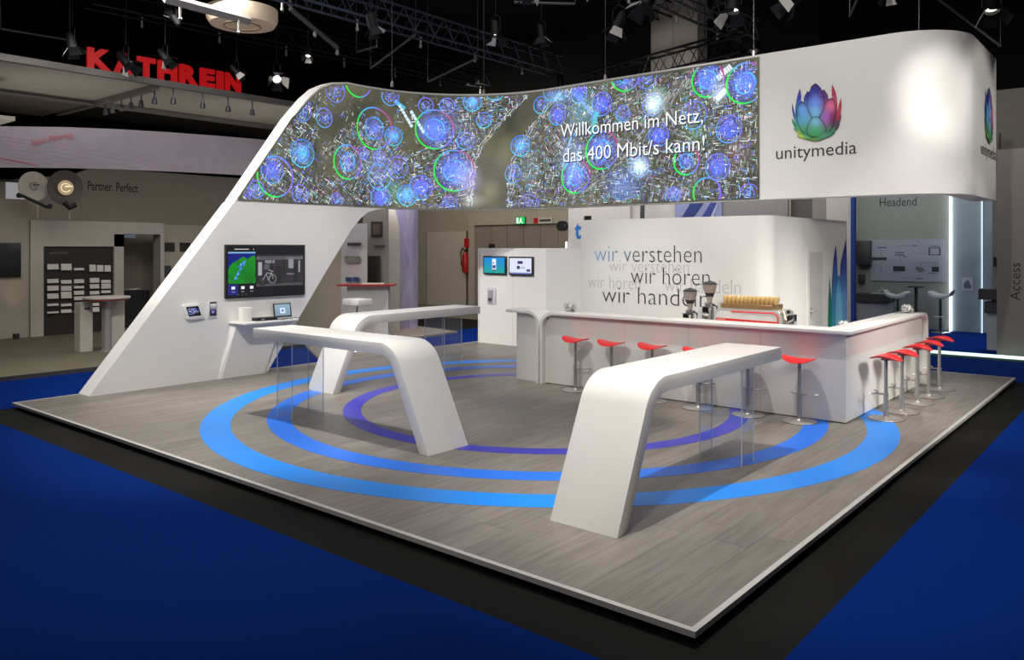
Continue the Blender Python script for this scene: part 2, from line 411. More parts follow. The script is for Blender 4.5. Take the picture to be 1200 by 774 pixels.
# the picture on it: city dashes, riverside tracks, signal circles
rnd = random.Random(11)
pic = MB()
def quad(s, z, ang, l, w, c, d=.0145):
    ca, sa = math.cos(ang)*l/2, math.sin(ang)*l/2; cb, sb = -math.sin(ang)*w/2, math.cos(ang)*w/2
    pts = [(s-ca-cb, z-sa-sb), (s+ca-cb, z+sa-sb), (s+ca+cb, z+sa+sb), (s-ca+cb, z-sa+sb)]
    for q, zz in pts:
        if q < .2 or q > S_LED-.02 or zz < SPLIT+.02 or zz > ztop(q)-.02: return
    pic.add([LP(q, zz, d) for q, zz in pts], [(0, 1, 2, 3)], 0, c)
river = lambda z: 5.28+(z-2.9)*.10+max(0, z-3.7)**1.6*.62
cx0 = [(1.2, 3.7, -.5), (4.4, 3.3, .25), (7.4, 3.9, .55), (9.0, 3.4, -.35), (9.6, 4.8, .15), (3.2, 3.1, .9), (6.2, 3.2, 1.35), (7.2, 4.8, 1.0), (8.6, 4.9, .3), (10.2, 3.2, 1.5), (5.0, 4.6, .1), (.8, 3.2, 1.1), (8.2, 3.0, .1)]
def tone(k):
    t = rnd.random()
    if t < .60: b = rnd.uniform(58, 175); return srgb(b*.95, b, b*1.0)
    if t < .70: return srgb(rnd.uniform(190, 250), rnd.uniform(200, 250), rnd.uniform(200, 250))
    if t < .79: return srgb(*rnd.choice([(70, 150, 240), (90, 110, 230), (120, 190, 240), (60, 90, 200), (110, 80, 220)]))
    if t < .86: return srgb(*rnd.choice([(60, 190, 150), (80, 140, 90), (150, 90, 90), (170, 60, 120), (90, 60, 130)]))
    b = rnd.uniform(15, 45); return srgb(b, b, b)
for i in range(21000):
    s = rnd.uniform(.2, S_LED-.03); z = rnd.uniform(SPLIT+.03, 5.06)
    if z > ztop(s): continue
    k = min(range(len(cx0)), key=lambda j: (cx0[j][0]-s)**2+1.3*(cx0[j][1]-z)**2)
    dr = abs(s-river(z))
    if dr < .33: continue
    if s < 4.6:
        if 1.75 < s < 4.3 and z > 4.15+.25*math.sin(s*3) and rnd.random() < .86: continue
        if z > 4.9-.1*s and rnd.random() < .4: continue
        if 1.4 < s < 2.2 and 3.3 < z < 4.4 and rnd.random() < .6: continue
    ang = cx0[k][2]+(PI/2 if rnd.random() < .45 else 0)+rnd.gauss(0, .06)
    c = tone(k)
    quad(s, z, ang, rnd.uniform(.025, .10), rnd.uniform(.006, .017), c, .0135+.0008*rnd.random())
# tracks that run along the river and the rail fans
for off in (-.42, -.36, .38, .45):
    for j in range(60):
        z = 2.88+j*.036; s = river(z)+off+.02*math.sin(j*.7)
        if rnd.random() < .8: quad(s, z, math.atan2(.036, river(z+.036)-river(z)), .05, .012, srgb(190, 195, 190), .0145)
for fan in range(16):
    for j in range(46):
        t = j/45; s = 7.1+2.1*t+.02*fan; z = 2.95+fan*.022+1.9*t**1.5*(1-.012*fan)
        dzs = math.atan2(1.9*1.5*max(t, .02)**.5*(1-.012*fan), 2.1)
        quad(s, z, dzs, .085, .008, srgb(*rnd.choice([(40, 40, 38), (150, 150, 145), (95, 98, 96), (70, 74, 66), (180, 184, 180)])), .0146)
for s, z, a, l, ww, c in ((3.62, 4.62, -1.0, .5, .055, (210, 235, 250)), (3.86, 4.52, -1.0, .5, .06, (200, 230, 250)), (3.5, 4.82, -.6, .25, .08, (90, 190, 250)), (7.35, 4.72, -.85, .9, .05, (110, 140, 235)),
                    (7.0, 3.9, 1.2, .7, .05, (130, 170, 200)), (7.15, 3.6, 1.2, .8, .05, (150, 180, 210)), (10.1, 4.9, .6, .3, .1, (220, 225, 225)), (10.05, 4.55, .7, .22, .1, (200, 225, 235)), (7.6, 4.35, 1.3, .4, .1, (90, 190, 190))):
    n_ = 7
    for q in range(n_):
        f_ = (q+.5)/n_-.5
        quad(s+f_*l*math.cos(a), z+f_*l*math.sin(a), a, l/n_*.85, ww, srgb(*c), .015)
CIR = [(2.06, 4.9, 0.21, 'v'), (2.58, 5.17, 0.31, 'g'), (1.82, 4.38, 0.17, 'b'), (1.36, 3.71, 0.24, 'cf'), (1.36, 4.45, 0.18, 'v'), (2.34, 3.64, 0.31, 'G'), (2.95, 4.32, 0.39, 'G'), (3.37, 4.21, 0.18, 'cf'), (3.3, 4.97, 0.18, 'b'), (4.2, 4.39, 0.38, 'Gf'), (4.45, 4.86, 0.15, 'b'), (4.03, 4.85, 0.15, 'v'), (4.95, 4.94, 0.18, 'cf'), (5.4, 5.16, 0.2, 'c'), (5.18, 4.58, 0.15, 'c'), (4.81, 4.18, 0.17, 'b'), (3.06, 3.78, 0.13, 'v'), (0.76, 3.37, 0.21, 'bf'), (0.82, 3.27, 0.34, 'g'), (0.25, 2.9, 0.17, 'v'), (1.31, 3.0, 0.16, 'v'), (2.09, 2.94, 0.12, 'v'), (3.07, 3.41, 0.24, 'c'), (3.45, 3.62, 0.21, 'v'), (4.59, 3.59, 0.4, 'Gf'), (3.65, 3.09, 0.2, 'cf'), (3.93, 3.25, 0.23, 'bf'), (3.09, 3.02, 0.21, 'bf'), (4.5, 2.94, 0.15, 'v'), (6.11, 2.89, 0.21, 'v'), (5.93, 4.05, 0.2, 'cf'), (5.78, 3.51, 0.17, 'b'), (6.38, 4.8, 0.16, 'c'), (6.77, 4.57, 0.19, 'bf'), (6.63, 5.05, 0.19, 'b'), (7.26, 4.91, 0.17, 'bf'), (7.76, 4.66, 0.21, 'bf'), (8.26, 5.13, 0.3, 'Gf'), (8.69, 5.0, 0.18, 'v'), (9.23, 5.3, 0.19, 'g'), (8.2, 4.44, 0.14, 'b'), (8.79, 4.53, 0.19, 'wf'), (9.82, 4.82, 0.28, 'Gf'), (10.46, 4.68, 0.32, 'Gf'), (9.56, 4.27, 0.23, 'b'), (10.18, 3.98, 0.22, 'bf'), (7.76, 3.83, 0.34, 'Gf'), (7.18, 3.39, 0.31, 'Gf'), (8.91, 3.99, 0.19, 'bf'), (8.54, 3.48, 0.18, 'wf'), (9.43, 3.52, 0.23, 'G'), (9.99, 3.39, 0.21, 'bf'), (9.8, 2.98, 0.24, 'g'), (9.18, 2.95, 0.14, 'b'), (10.52, 2.92, 0.16, 'v'), (0.46, 3.04, 0.14, 'v'), (2.7, 3.83, 0.11, 'v'), (7.47, 5.19, 0.14, 'b'), (6.11, 5.29, 0.13, 'c')]
VIO, BLU, CYA, GRN, RDD = (128, 104, 235), (74, 120, 240), (62, 190, 240), (32, 232, 70), (215, 50, 90)
glo = MB()
def glow(s, z, r, c, sx=1.0):
    M_ = 24; Q_ = [(0, 1.0), (.3, .8), (.6, .38), (.85, .1), (1.0, 0)]
    ok = lambda p: .2 < p[0] < S_LED-.01 and SPLIT+.015 < p[1] < ztop(p[0])-.01
    for k2 in range(M_):
        t0, t1 = 2*PI*k2/M_, 2*PI*(k2+1)/M_
        for (qa, wa), (qb, wb_) in zip(Q_, Q_[1:]):
            pts = [(s+sx*r*q_*math.cos(t_), z+r*q_*math.sin(t_)) for t_, q_ in ((t0, qa), (t0, qb), (t1, qb), (t1, qa))]
            if not all(ok(p) for p in pts): continue
            L_ = srgb(*c); glo.add([LP(p[0], p[1], .0185) for p in pts], [(0, 1, 2, 3)], 0, [tuple(q*w_ for q in L_) for w_ in (wa, wb_, wb_, wa)])
def mixc(a, b, t): return tuple(a[i]+(b[i]-a[i])*t for i in range(3))
def ring(s, z, r, w_, colf, d, n=40, a0=0, a1=2*PI):
    vs = []; cs = []
    for k in range(n+1):
        a = a0+(a1-a0)*k/n
        for q in (r-w_/2, r+w_/2): vs.append((s+q*math.cos(a), z+q*math.sin(a))); cs.append(srgb(*colf(a)))
    for k in range(n):
        idx = (2*k, 2*k+1, 2*k+3, 2*k+2); pts = [vs[i] for i in idx]
        if any(p[0] < .2 or p[0] > S_LED-.01 or p[1] < SPLIT+.015 or p[1] > ztop(p[0])-.01 for p in pts): continue
        pic.add([LP(p[0], p[1], d) for p in pts], [(0, 1, 2, 3)], 0, [cs[i] for i in idx])
for i, (s, z, r, k) in enumerate(CIR):
    d = .0152+.00004*i
    def cf(a, k=k):
        lo = .5-.5*math.sin(a); lf = .5-.5*math.cos(a)
        if k in ('g', 'G', 'Gf'):
            g = max(0, math.cos(a-PI*1.17))
            rr = max(0, math.cos(a-PI*.2)) if k != 'g' else 0
            c = mixc(mixc(VIO, CYA, lf), GRN, min(1, g*1.6))
            return mixc(c, RDD if rr > .8 else VIO, max(0, rr-.5)*1.3)
        if k in ('c', 'cf'): return mixc(BLU, (70, 200, 236), lo)
        if k in ('b', 'bf'): return mixc(VIO, CYA, .25+.75*lo*lf)
        if k == 'wf': return mixc(VIO, (120, 160, 230), lo)
        return mixc(VIO, (96, 130, 225), lo)
    ring(s, z, r, .027 if k[0] in 'gG' else .018, cf, d)
    hub = {'Gf': (66, 104, 235), 'G': (56, 84, 190), 'cf': (60, 140, 200), 'bf': (60, 80, 220), 'wf': (190, 215, 230), 'g': (20, 60, 40)}.get(k, (50, 52, 110))
    glow(s, z, r*(.98 if k.endswith('f') else .62), hub)
    if k in ('G', 'Gf'): ring(s, z, r*.52, .018, lambda a: mixc(BLU, CYA, .5+.5*math.sin(a*2)), d)
    elif k != 'g': ring(s, z, r*.55, .012, lambda a: mixc(BLU, VIO, .5+.5*math.sin(a)), d)
    if k.endswith('f'):
        base = {'Gf': (58, 84, 232), 'cf': (70, 160, 225), 'bf': (70, 80, 225), 'wf': (205, 225, 240)}[k]
        for q in range(int(420*r)):                      # scattered signal dots thinning outwards
            a = rnd.uniform(0, 2*PI); rr = r*rnd.random()**.75*.93
            quad(s+rr*math.cos(a), z+rr*math.sin(a), a+PI/2*rnd.choice([0, 1]), rnd.uniform(.02, .06), rnd.uniform(.006, .014), srgb(*mixc(base, rnd.choice([(120, 190, 250), (90, 80, 240), (40, 70, 190)]), rnd.random()*.7)), d-.0006)
    elif k != 'g':
        for q in range(int(120*r)):
            a = rnd.uniform(0, 2*PI); rr = r*rnd.random()**.7*.9
            quad(s+rr*math.cos(a), z+rr*math.sin(a), rnd.uniform(0, 3), rnd.uniform(.03, .07), .012, srgb(*rnd.choice([(90, 170, 240), (120, 100, 235), (150, 180, 230)])), d-.0006)
for s, z, r, c, sx in ((7.35, 4.6, .55, (70, 120, 130), .8), (7.1, 3.7, .62, (90, 110, 150), .7), (8.85, 4.6, .30, (150, 180, 175), 1), (8.5, 3.5, .32, (130, 160, 175), 1), (8.2, 3.15, .42, (60, 90, 160), 1.3), (4.85, 3.4, .45, (130, 120, 160), .8), (4.95, 3.0, .18, (120, 120, 115), 2), (6.15, 3.6, .5, (60, 80, 90), .6),
                       (10.0, 4.6, .3, (150, 160, 165), .7), (9.6, 4.0, .4, (40, 80, 50), 1), (10.3, 3.6, .45, (70, 40, 60), .7), (9.2, 2.98, .15, (90, 90, 150), 2), (3.4, 3.15, .3, (50, 110, 90), 1), (3.0, 3.6, .5, (60, 70, 90), 1.4), (4.6, 4.4, .6, (50, 60, 90), 1), (6.8, 4.9, .18, (60, 130, 190), 2.2), (5.3, 3.2, .3, (90, 84, 66), .9), (5.6, 4.0, .5, (60, 60, 44), .5)):
    glow(s, z, r, c, sx)
gp_ = glo.build('glow_picture', GLOW, screen); gp_['kind'] = 'stuff'
pc = pic.build('screen_picture', SCREEN, screen); pc['kind'] = 'stuff'
# lettering on the screen (screen coordinates s = X + 13.727 on the straight run)
PL = lambda u, z, d: (u, 8.15-.012-d, z)
for dx, dz, dd, c in ((.018, -.022, .010, srgb(24, 28, 44)), (0, 0, .014, srgb(245, 248, 252))):
    for st, a0, a1, zb, h in (('Willkommen im Netz,', -6.88, -3.99, 4.135, .24), ('das 400 Mbit/s kann!', -6.82, -3.96, 3.672, .25)):
        lettering('screen_lettering', st, PL, a0+dx, a1+dx, zb+dz, h, SCREEN, screen, c, depth=dd, weight=-.006)

# flower emblems and names
def bil(zx, zy):
    u, v = zx/663, zy/774
    zt = 5.131+(4.893-5.131)*u; zb = 3.275+(3.181-3.275)*u
    return (-2.905+1.507*u, zt+(zb-zt)*v)
PET = [
 ((268,260),(246,300),(248,340),(268,390),(300,440),(310,340),(300,280)),
 ((376,247),(398,280),(403,305),(395,350),(372,400),(345,440),(350,330),(358,270)),
 ((220,242),(203,290),(190,360),(192,440),(215,520),(245,480),(226,400),(226,330),(228,290)),
 ((428,216),(426,270),(430,305),(445,350),(440,430),(420,490),(450,470),(460,400),(461,340),(450,265)),
 ((168,336),(167,380),(180,440),(205,510),(245,552),(235,510),(200,450),(182,390)),
 ((485,302),(474,340),(462,385),(452,430),(415,500),(440,490),(470,440),(487,370)),
 ((165,434),(172,470),(200,520),(250,560),(300,575),(250,530),(205,490),(182,462)),
 ((488,404),(472,430),(455,455),(430,480),(400,520),(380,545),(430,520),(468,480),(484,440)),
 ((174,500),(195,522),(230,545),(290,570),(310,575),(270,548),(225,520)),
 ((477,472),(455,480),(435,490),(400,520),(370,550),(420,535),(462,505)),
 ((232,324),(206,350),(197,400),(200,450),(222,510),(262,550),(300,562),(304,500),(300,440),(285,390),(262,345)),
 ((432,305),(405,312),(380,350),(362,400),(350,440),(345,500),(350,560),(395,545),(432,500),(452,430),(454,370),(447,325)),
 ((325,209),(298,228),(284,262),(268,300),(266,350),(278,395),(300,440),(320,500),(345,440),(372,395),(384,340),(378,290),(358,240)),
 ((322,421),(296,436),(272,480),(262,520),(282,550),(325,560),(370,550),(396,512),(384,470),(352,434)),
 ((200,548),(230,565),(290,578),(330,578),(300,560),(250,535),(235,530)),
 ((450,528),(420,522),(390,522),(350,548),(325,566),(360,572),(410,558)),
 ((262,570),(300,582),(340,583),(375,568),(330,560)),
]
ANCH = [((325,240),(52,48,150)),((325,330),(100,140,228)),((325,400),(120,190,240)),((240,380),(105,165,235)),((215,290),(44,62,185)),((270,280),(60,66,170)),((430,240),(215,36,52)),((480,340),(205,40,48)),((425,350),(226,110,160)),((390,430),(160,90,178)),((380,280),(96,52,140)),((325,450),(120,190,215)),((325,530),(62,160,105)),((220,450),(84,160,205)),((175,400),(40,90,160)),((180,480),(60,150,100)),((220,553),(196,212,50)),((310,578),(90,140,60)),((430,530),(60,140,100)),((465,480),(70,60,80)),((475,420),(190,50,80)),((250,530),(60,150,120)),((440,440),(120,40,90))]
def emb_col(x, y, k=1):
    sw = 0; acc = [0, 0, 0]
    for (a, b), c in ANCH:
        w_ = 1/((x-a)**2+(y-b)**2+60)**1.6; sw += w_
        for i in range(3): acc[i] += w_*c[i]
    return srgb(*[min(255, max(0, q/sw*k)) for q in acc])
def smooth_loop(P, n=5):
    out = []; N = len(P)
    for i in range(N):
        p0, p1, p2, p3 = P[i-1], P[i], P[(i+1) % N], P[(i+2) % N]
        m1 = (0, 0) if i == 0 else ((p2[0]-p0[0])/2, (p2[1]-p0[1])/2)
        m2 = (0, 0) if (i+1) % N == 0 else ((p3[0]-p1[0])/2, (p3[1]-p1[1])/2)
        for k in range(n):
            t = k/n; h1 = 2*t**3-3*t*t+1; h2 = t**3-2*t*t+t; h3 = -2*t**3+3*t*t; h4 = t**3-t*t
            out.append((h1*p1[0]+h2*m1[0]+h3*p2[0]+h4*m2[0], h1*p1[1]+h2*m1[1]+h3*p2[1]+h4*m2[1]))
    return out
def petal(poly, mapf, d, parent, colf, rows=10, name='petal', m=None):
    """filled by horizontal-ish triangle fan from subdivided outline; a darker rim is left visible"""
    L = smooth_loop(poly); cx = sum(p[0] for p in L)/len(L); cy = sum(p[1] for p in L)/len(L)
    mb = MB(); vs = []; cs = []; N = len(L); shells = (1.0, .93, .86, .6, .3)
    for i, k in enumerate(shells):
        for p in L:
            q = (cx+(p[0]-cx)*k, cy+(p[1]-cy)*k); vs.append(mapf(q[0], q[1], d+(.0 if i == 0 else .0008)))
            cs.append(colf(q[0], q[1], (.42, .7, 1.0, 1.07, 1.12)[i]))
    vs.append(mapf(cx, cy, d+.001)); cs.append(colf(cx, cy, 1.15))
    fs = [(i*N+j, i*N+(j+1) % N, (i+1)*N+(j+1) % N, (i+1)*N+j) for i in range(len(shells)-1) for j in range(N)]
    o = (len(shells)-1)*N; fs += [(o+j, o+(j+1) % N, len(vs)-1) for j in range(N)]
    mb.add(vs, fs, 0, cs); return mb.build(name, m or PRINT, parent)
def emblem(mapf, lab):
    root = MB(); 
    # first petal group owner: thin backing shape following the flower bowl
    back = smooth_loop(((210,470),(250,545),(325,566),(400,540),(440,480),(420,400),(370,330),(325,300),(280,330),(230,400)))
    vs = [mapf(p[0], p[1], .001) for p in back]
    o = root.add(vs, [tuple(range(len(vs)))], 0, [emb_col(p[0], p[1], .5) for p in back]).build('flower_emblem', PRINT, dwall)
    o['label'] = lab
    for i, P in enumerate(PET): petal(P, mapf, .0015+.0014*i, o, emb_col)
    return o
emblem(lambda x, y, d: (bil(x, y)[0], 8.15-.002-d, bil(x, y)[1]), 'rainbow-coloured water-lily emblem on the front of the white band')
emblem(lambda x, y, d: (-.248+d, 10.17+(bil(x, y)[0]+2.15)*.93, bil(x, y)[1]+.012), 'rainbow-coloured water-lily emblem on the right side of the white band')
TXTD = srgb(52, 48, 50)
lettering('name_lettering', 'unitymedia', lambda u, z, d: (u, 8.15-.002-d, z), -2.775, -1.585, 3.44, .19, PRINT, dwall, TXTD)
lettering('name_lettering', 'unitymedia', lambda u, z, d: (-.248+d, u, z), 9.55, 10.78, 3.465, .19, PRINT, dwall, TXTD)
# dark seam under the screen on the leaning wall

# ================================================================== arched tables
def arc_pts(p, a, b, r, n=8):
    """fillet of radius r at corner p coming from a going to b"""
    p, a, b = Vector(p), Vector(a), Vector(b); u = (a-p).normalized(); v = (b-p).normalized()
    ang = math.acos(max(-1, min(1, u.dot(v)))); t = r/math.tan(ang/2); c = p+(u+v).normalized()*(r/math.sin(ang/2))
    s0 = p+u*t-c; s1 = p+v*t-c; out = []
    a0 = math.atan2(s0.y, s0.x); a1 = math.atan2(s1.y, s1.x); d = (a1-a0+PI) % (2*PI)-PI
    return [(c.x+r*math.cos(a0+d*k/n), c.y+r*math.sin(a0+d*k/n)) for k in range(n+1)]
def table_profile(slope, L, th=.125, H=1.075, leg=.134):
    P0 = (0, 0); P1 = (slope*H, H); P2 = (L, H); Q2 = (L, H-th); Q1 = (leg+slope*(H-th), H-th); Q0 = (leg, 0)
    return [P0]+arc_pts(P1, P0, P2, .36, 12)+[P2, Q2]+arc_pts(Q1, Q2, Q0, .2, 9)+[Q0]
def arched_table(lab, ax, base, w0, w1, sign, slope, L, gx):
    """ax: axis the top runs along; base: start on that axis; w0..w1: across"""
    prof = [(base+sign*s, z) for s, z in table_profile(slope, L)]
    loc = ((w0+w1)/2, base, 0) if ax == 'y' else (base, (w0+w1)/2, 0)
    t = thing('arched_table', lab, 'table', loc, 'white arched standing tables')
    if ax == 'y': m = MB().prism(prof, 'x', w0, w1)
    else: m = MB().prism([(a, z) for a, z in prof], 'y', w0, w1)
    o = m.build('table_body', WHITE, t, bevel=.004)
    a0, a1, b0, b1 = gx                            # acrylic box: x0,x1,y0,y1
    th = .008; z1 = 1.075-.125
    for q in ((a0, a1, b0, b0+th), (a0, a1, b1-th, b1), (a0, a0+th, b0+th, b1-th), (a1-th, a1, b0+th, b1-th)):
        box('acrylic_panel', GLASS, (*q, .001, z1-.001), t)
    e = MB()
    for x in (a0, a1-th):
        for y in (b0, b1-th): e.box(x-.001, x+th+.001, y-.001, y+th+.001, .0005, z1)
    e.build('acrylic_edge', GEDGE, t)
    return t
arched_table('nearest white arched table, slanted leg at its front, top running towards the bar', 'y', .907, -1.67, -1.07, 1, .467, 3.065, (-1.6, -1.16, 3.23, 3.5))
arched_table('white arched table before the wall shelf, slanted leg in the middle of the floor', 'x', -3.726, 1.635, 2.215, -1, .49, 3.115, (-6.41, -6.10, 1.69, 2.15))
arched_table('white arched table farthest back, its top ending at the wall with two small screens', 'y', 3.127, -7.79, -7.2, 1, .455, 3.12, (-7.74, -7.28, 5.45, 5.87))

# ================================================================== bar
H = 1.10
bar = thing('bar_counter', 'long white L-shaped bar with rounded left end and overhanging top', 'bar', (-1.5, 5.9, 0))
# front and side panels
MB().prism([(-5.2, 5.81), (-1.013, 5.81), (-1.013, 9.42), (-1.06, 9.42), (-1.06, 5.86), (-5.2, 5.86)], 'z', .012, H-.045).build('front_panel', BARW, bar)
MB().prism([(-5.1, 5.86), (-1.06, 5.86), (-1.06, 9.4), (-1.12, 9.4), (-1.12, 5.92), (-5.1, 5.92)], 'z', 0, .03).build('plinth', SKIRT, bar)
# worktop: L with overhang
MB().prism([(-5.25, 5.72), (-.93, 5.72), (-.93, 9.25), (-1.30, 9.25), (-1.30, 6.12), (-5.25, 6.12)], 'z', H-.042, H).build('worktop', WHITE, bar, bevel=.004)
# rounded left end
def end_profile(x0, xc, sgn, r, z1=H, th=.042):
    """x0 = vertical face, curves up into top that ends at xc"""
    out = [(x0, 0.0), (x0, z1-r)]+[(x0+sgn*r*(1-math.cos(a)), z1-r+r*math.sin(a)) for a in [PI/2*k/10 for k in range(1, 11)]]+[(xc, z1)]
    ri = r-th; xi = x0+sgn*th
    inn = [(xc, z1-th)]+[(xi+sgn*ri*(1-math.cos(a)), z1-r+ri*math.sin(a)) for a in [PI/2*k/10 for k in range(10, 0, -1)]]+[(xi, z1-r), (xi, 0.0)]
    return out+inn
MB().prism(end_profile(-5.50, -5.25, 1, .22), 'y', 5.72, 6.12).build('rounded_end', WHITE, bar)
MB().prism([(-5.46, .012), (-5.2, .012), (-5.2, H-.045), (-5.28, H-.045), (-5.37, H-.085), (-5.43, H-.15), (-5.46, H-.24)], 'y', 5.81, 5.86).build('front_panel', BARW, bar)
# far end of the side arm curves down
pf = end_profile(9.47, 9.25, -1, .2)
MB().prism([(a, z) for a, z in pf], 'x', -1.30, -.93).build('rounded_end', WHITE, bar)
# inner work surface and back
MB().prism([(-5.0, 6.12), (-1.36, 6.12), (-1.36, 9.2), (-1.95, 9.2), (-1.95, 6.66), (-5.0, 6.66)], 'z', .86, .90).build('inner_worktop', WHITE, bar)
MB().prism([(-5.0, 6.2), (-1.42, 6.2), (-1.42, 9.15), (-1.9, 9.15), (-1.9, 6.6), (-5.0, 6.6)], 'z', 0, .86).build('cupboard', BARW, bar)
for x in (-4.05, -3.05, -2.05): box('panel_joint', mat('joint_shadow', (.35, .34, .33), .8), (x-.0015, x+.0015, 5.8085, 5.81, .02, H-.05), bar)
# short separate piece left of the bar
sp = thing('bar_gate', 'short white counter piece left of the bar, its top overhanging to the left', 'counter', (-5.9, 6.05, 0))
pf = end_profile(-5.545, -5.8, -1, .2)
MB().prism(pf, 'y', 5.74, 6.14).build('rounded_end', WHITE, sp)
MB().prism([(-6.2, 5.74), (-5.8, 5.74), (-5.8, 6.14), (-6.2, 6.14)], 'z', H-.042, H).build('worktop', WHITE, sp, bevel=.003)
MB().prism([(-6.06, .0), (-5.59, .0), (-5.59, H-.24), (-5.63, H-.13), (-5.7, H-.07), (-5.8, H-.043), (-6.06, H-.043)], 'y', 5.84, 5.88).build('front_panel', BARW, sp)

# ================================================================== bar stools
def seat_shape():
    mb = MB(); N = 14; R = []
    for sgn, dz in ((1, 0), (-1, -.018)):
        for i in range(N+1):
            for j in range(N+1):
                u = -1+2*i/N; v = -1+2*j/N
                x = u*math.sqrt(max(0, 1-v*v/2)); y = v*math.sqrt(max(0, 1-u*u/2))
                e = 1-(max(0, x*x+y*y-.75)/.25)*.75 if sgn < 0 else 1
                z = .006*x*x*x*x+.016*x*x-.034*y*y+(.006*y)-.006*x
                R.append((x*.205, y*.185, z+(dz*e if sgn < 0 else 0)+.04))
    n = N+1; fs = []
    for i in range(N):
        for j in range(N):
            a = i*n+j; fs.append((a, a+n, a+n+1, a+1)); b = a+n*n; fs.append((b, b+1, b+n+1, b+n))
    rim = [i*n for i in range(N+1)]+[N*n+j for j in range(1, N+1)]+[i*n+N for i in range(N-1, -1, -1)]+[j for j in range(N-1, 0, -1)]
    for k in range(len(rim)):
        a, b = rim[k], rim[(k+1) % len(rim)]; fs.append((b, a, a+n*n, b+n*n))
    return R, fs
def make_stool():
    t = thing('bar_stool', '', 'stool', (0, 0, 0), 'red seated bar stools')
    R, fs = seat_shape()
    MB().add([(x, y, z+.715) for x, y, z in R], fs, 0, None, True).build('seat', RED, t)
    MB().tube([(0, 0, .02), (0, 0, .30)], .027, 16).build('pole', STEEL, t)
    MB().tube([(0, 0, .29), (0, 0, .735)], .022, 16).lathe([(0, .715), (.06, .715), (.05, .735), (.0, .738)], n=16).build('gas_lift', STEEL, t)
    b = MB().lathe([(.2, 0), (.2, .006), (.192, .012), (.05, .02), (.032, .035), (.0, .036)], n=36).build('base_plate', STEEL, t)
    MB().lathe([(.204, 0), (.206, .003), (.2, .006)], n=36).build('rubber_rim', BLACKP, b)
    fr = MB().tube([(0, 0, .30), (0, .12, .30)], .011, 8)
    fr.tube([(.17*math.sin(a), .20-.10*math.cos(a)*1.0+.0, .31) for a in [(-1.25+2.5*k/10) for k in range(11)]], .009, 8)
    fr.lathe([(.031, .285), (.031, .315)], n=14)
    fr.build('footrest', STEEL, t)
    return t
stool = make_stool()
front_row = [(-4.742, 5.59), (-4.10, 5.55), (-3.47, 5.58), (-2.78, 5.55), (-2.11, 5.56), (-1.481, 5.59)]
side_row = [(-.728, 6.40), (-.69, 6.98), (-.69, 7.74), (-.685, 8.36), (-.70, 9.08)]
fl = ['red bar stool at the left end of the bar front, by the rounded end', 'red bar stool second from the left along the bar front', 'red bar stool third from the left along the bar front, pole behind the table',
      'red bar stool fourth from the left, seat half hidden by the table top', 'fifth bar stool from the left, its pole seen through the nearest table\'s acrylic support', 'red bar stool at the right end of the bar front, beside the corner']
sd = ['nearest red bar stool of the row along the right side of the bar', 'red bar stool second from the front along the right side of the bar', 'red bar stool in the middle of the five along the right side of the bar', 'red bar stool second from the back along the right side of the bar', 'farthest red bar stool of the row along the right side of the bar']
k = 0
for (x, y), l in zip(front_row, fl):
    o = stool if k == 0 else copy_tree(stool); k += 1
    o.location = (x, y, .0); o.rotation_euler = (0, 0, 0.06*((k*37 % 5)-2)/2); o['label'] = l
for (x, y), l in zip(side_row, sd):
    o = copy_tree(stool); o.location = (x, y, .0); o.rotation_euler = (0, 0, PI/2+.05*((k*23 % 5)-2)/2); o['label'] = l; k += 1

# ================================================================== jars on the bar
def jar(loc, lab, r=.085, h=.13, what='jar', stuff=(.75, .74, .72)):
    t = thing('glass_jar', lab, 'jar', loc, 'glass jars on the bar')
    x, y, z = loc
    MB().lathe([(r*.6, 0), (r*.92, h*.15), (r, h*.45), (r*.9, h*.78), (r*.72, h*.9), (r*.78, h), (r*.74, h), (r*.68, h*.9), (r*.86, h*.76), (r*.95, h*.45), (r*.88, h*.17), (r*.5, h*.05)], (x, y, z), 24).build('bowl', GLASS, t)
    rr = random.Random(5); mb = MB()
    for i in range(90):
        a = rr.uniform(0, 2*PI); q = r*.78*math.sqrt(rr.random()); zz = z+.02+rr.random()*h*.66
        cx, cy = x+q*math.cos(a), y+q*math.sin(a); s = .019+.006*rr.random()
        c = srgb(*rr.choice([(245, 243, 238), (238, 235, 228), (215, 210, 205), (150, 140, 135)]))
        mb.lathe([(0, -s*.7), (s, 0), (0, s*.7)], (cx, cy, zz), 6, 0, c)
    f = mb.build('sweets', PRINT, t); f['kind'] = 'stuff'
    return t
jar((-5.10, 5.95, H+.001), 'round glass jar of white sweets at the left end of the bar top', .10, .145)
jar((-1.12, 9.0, H+.001), 'round glass jar of white sweets at the far end of the bar\'s right arm', .10, .15)
jar((-1.70, 7.95, .901), 'small glass bowl low behind the right arm of the bar', .09, .14)

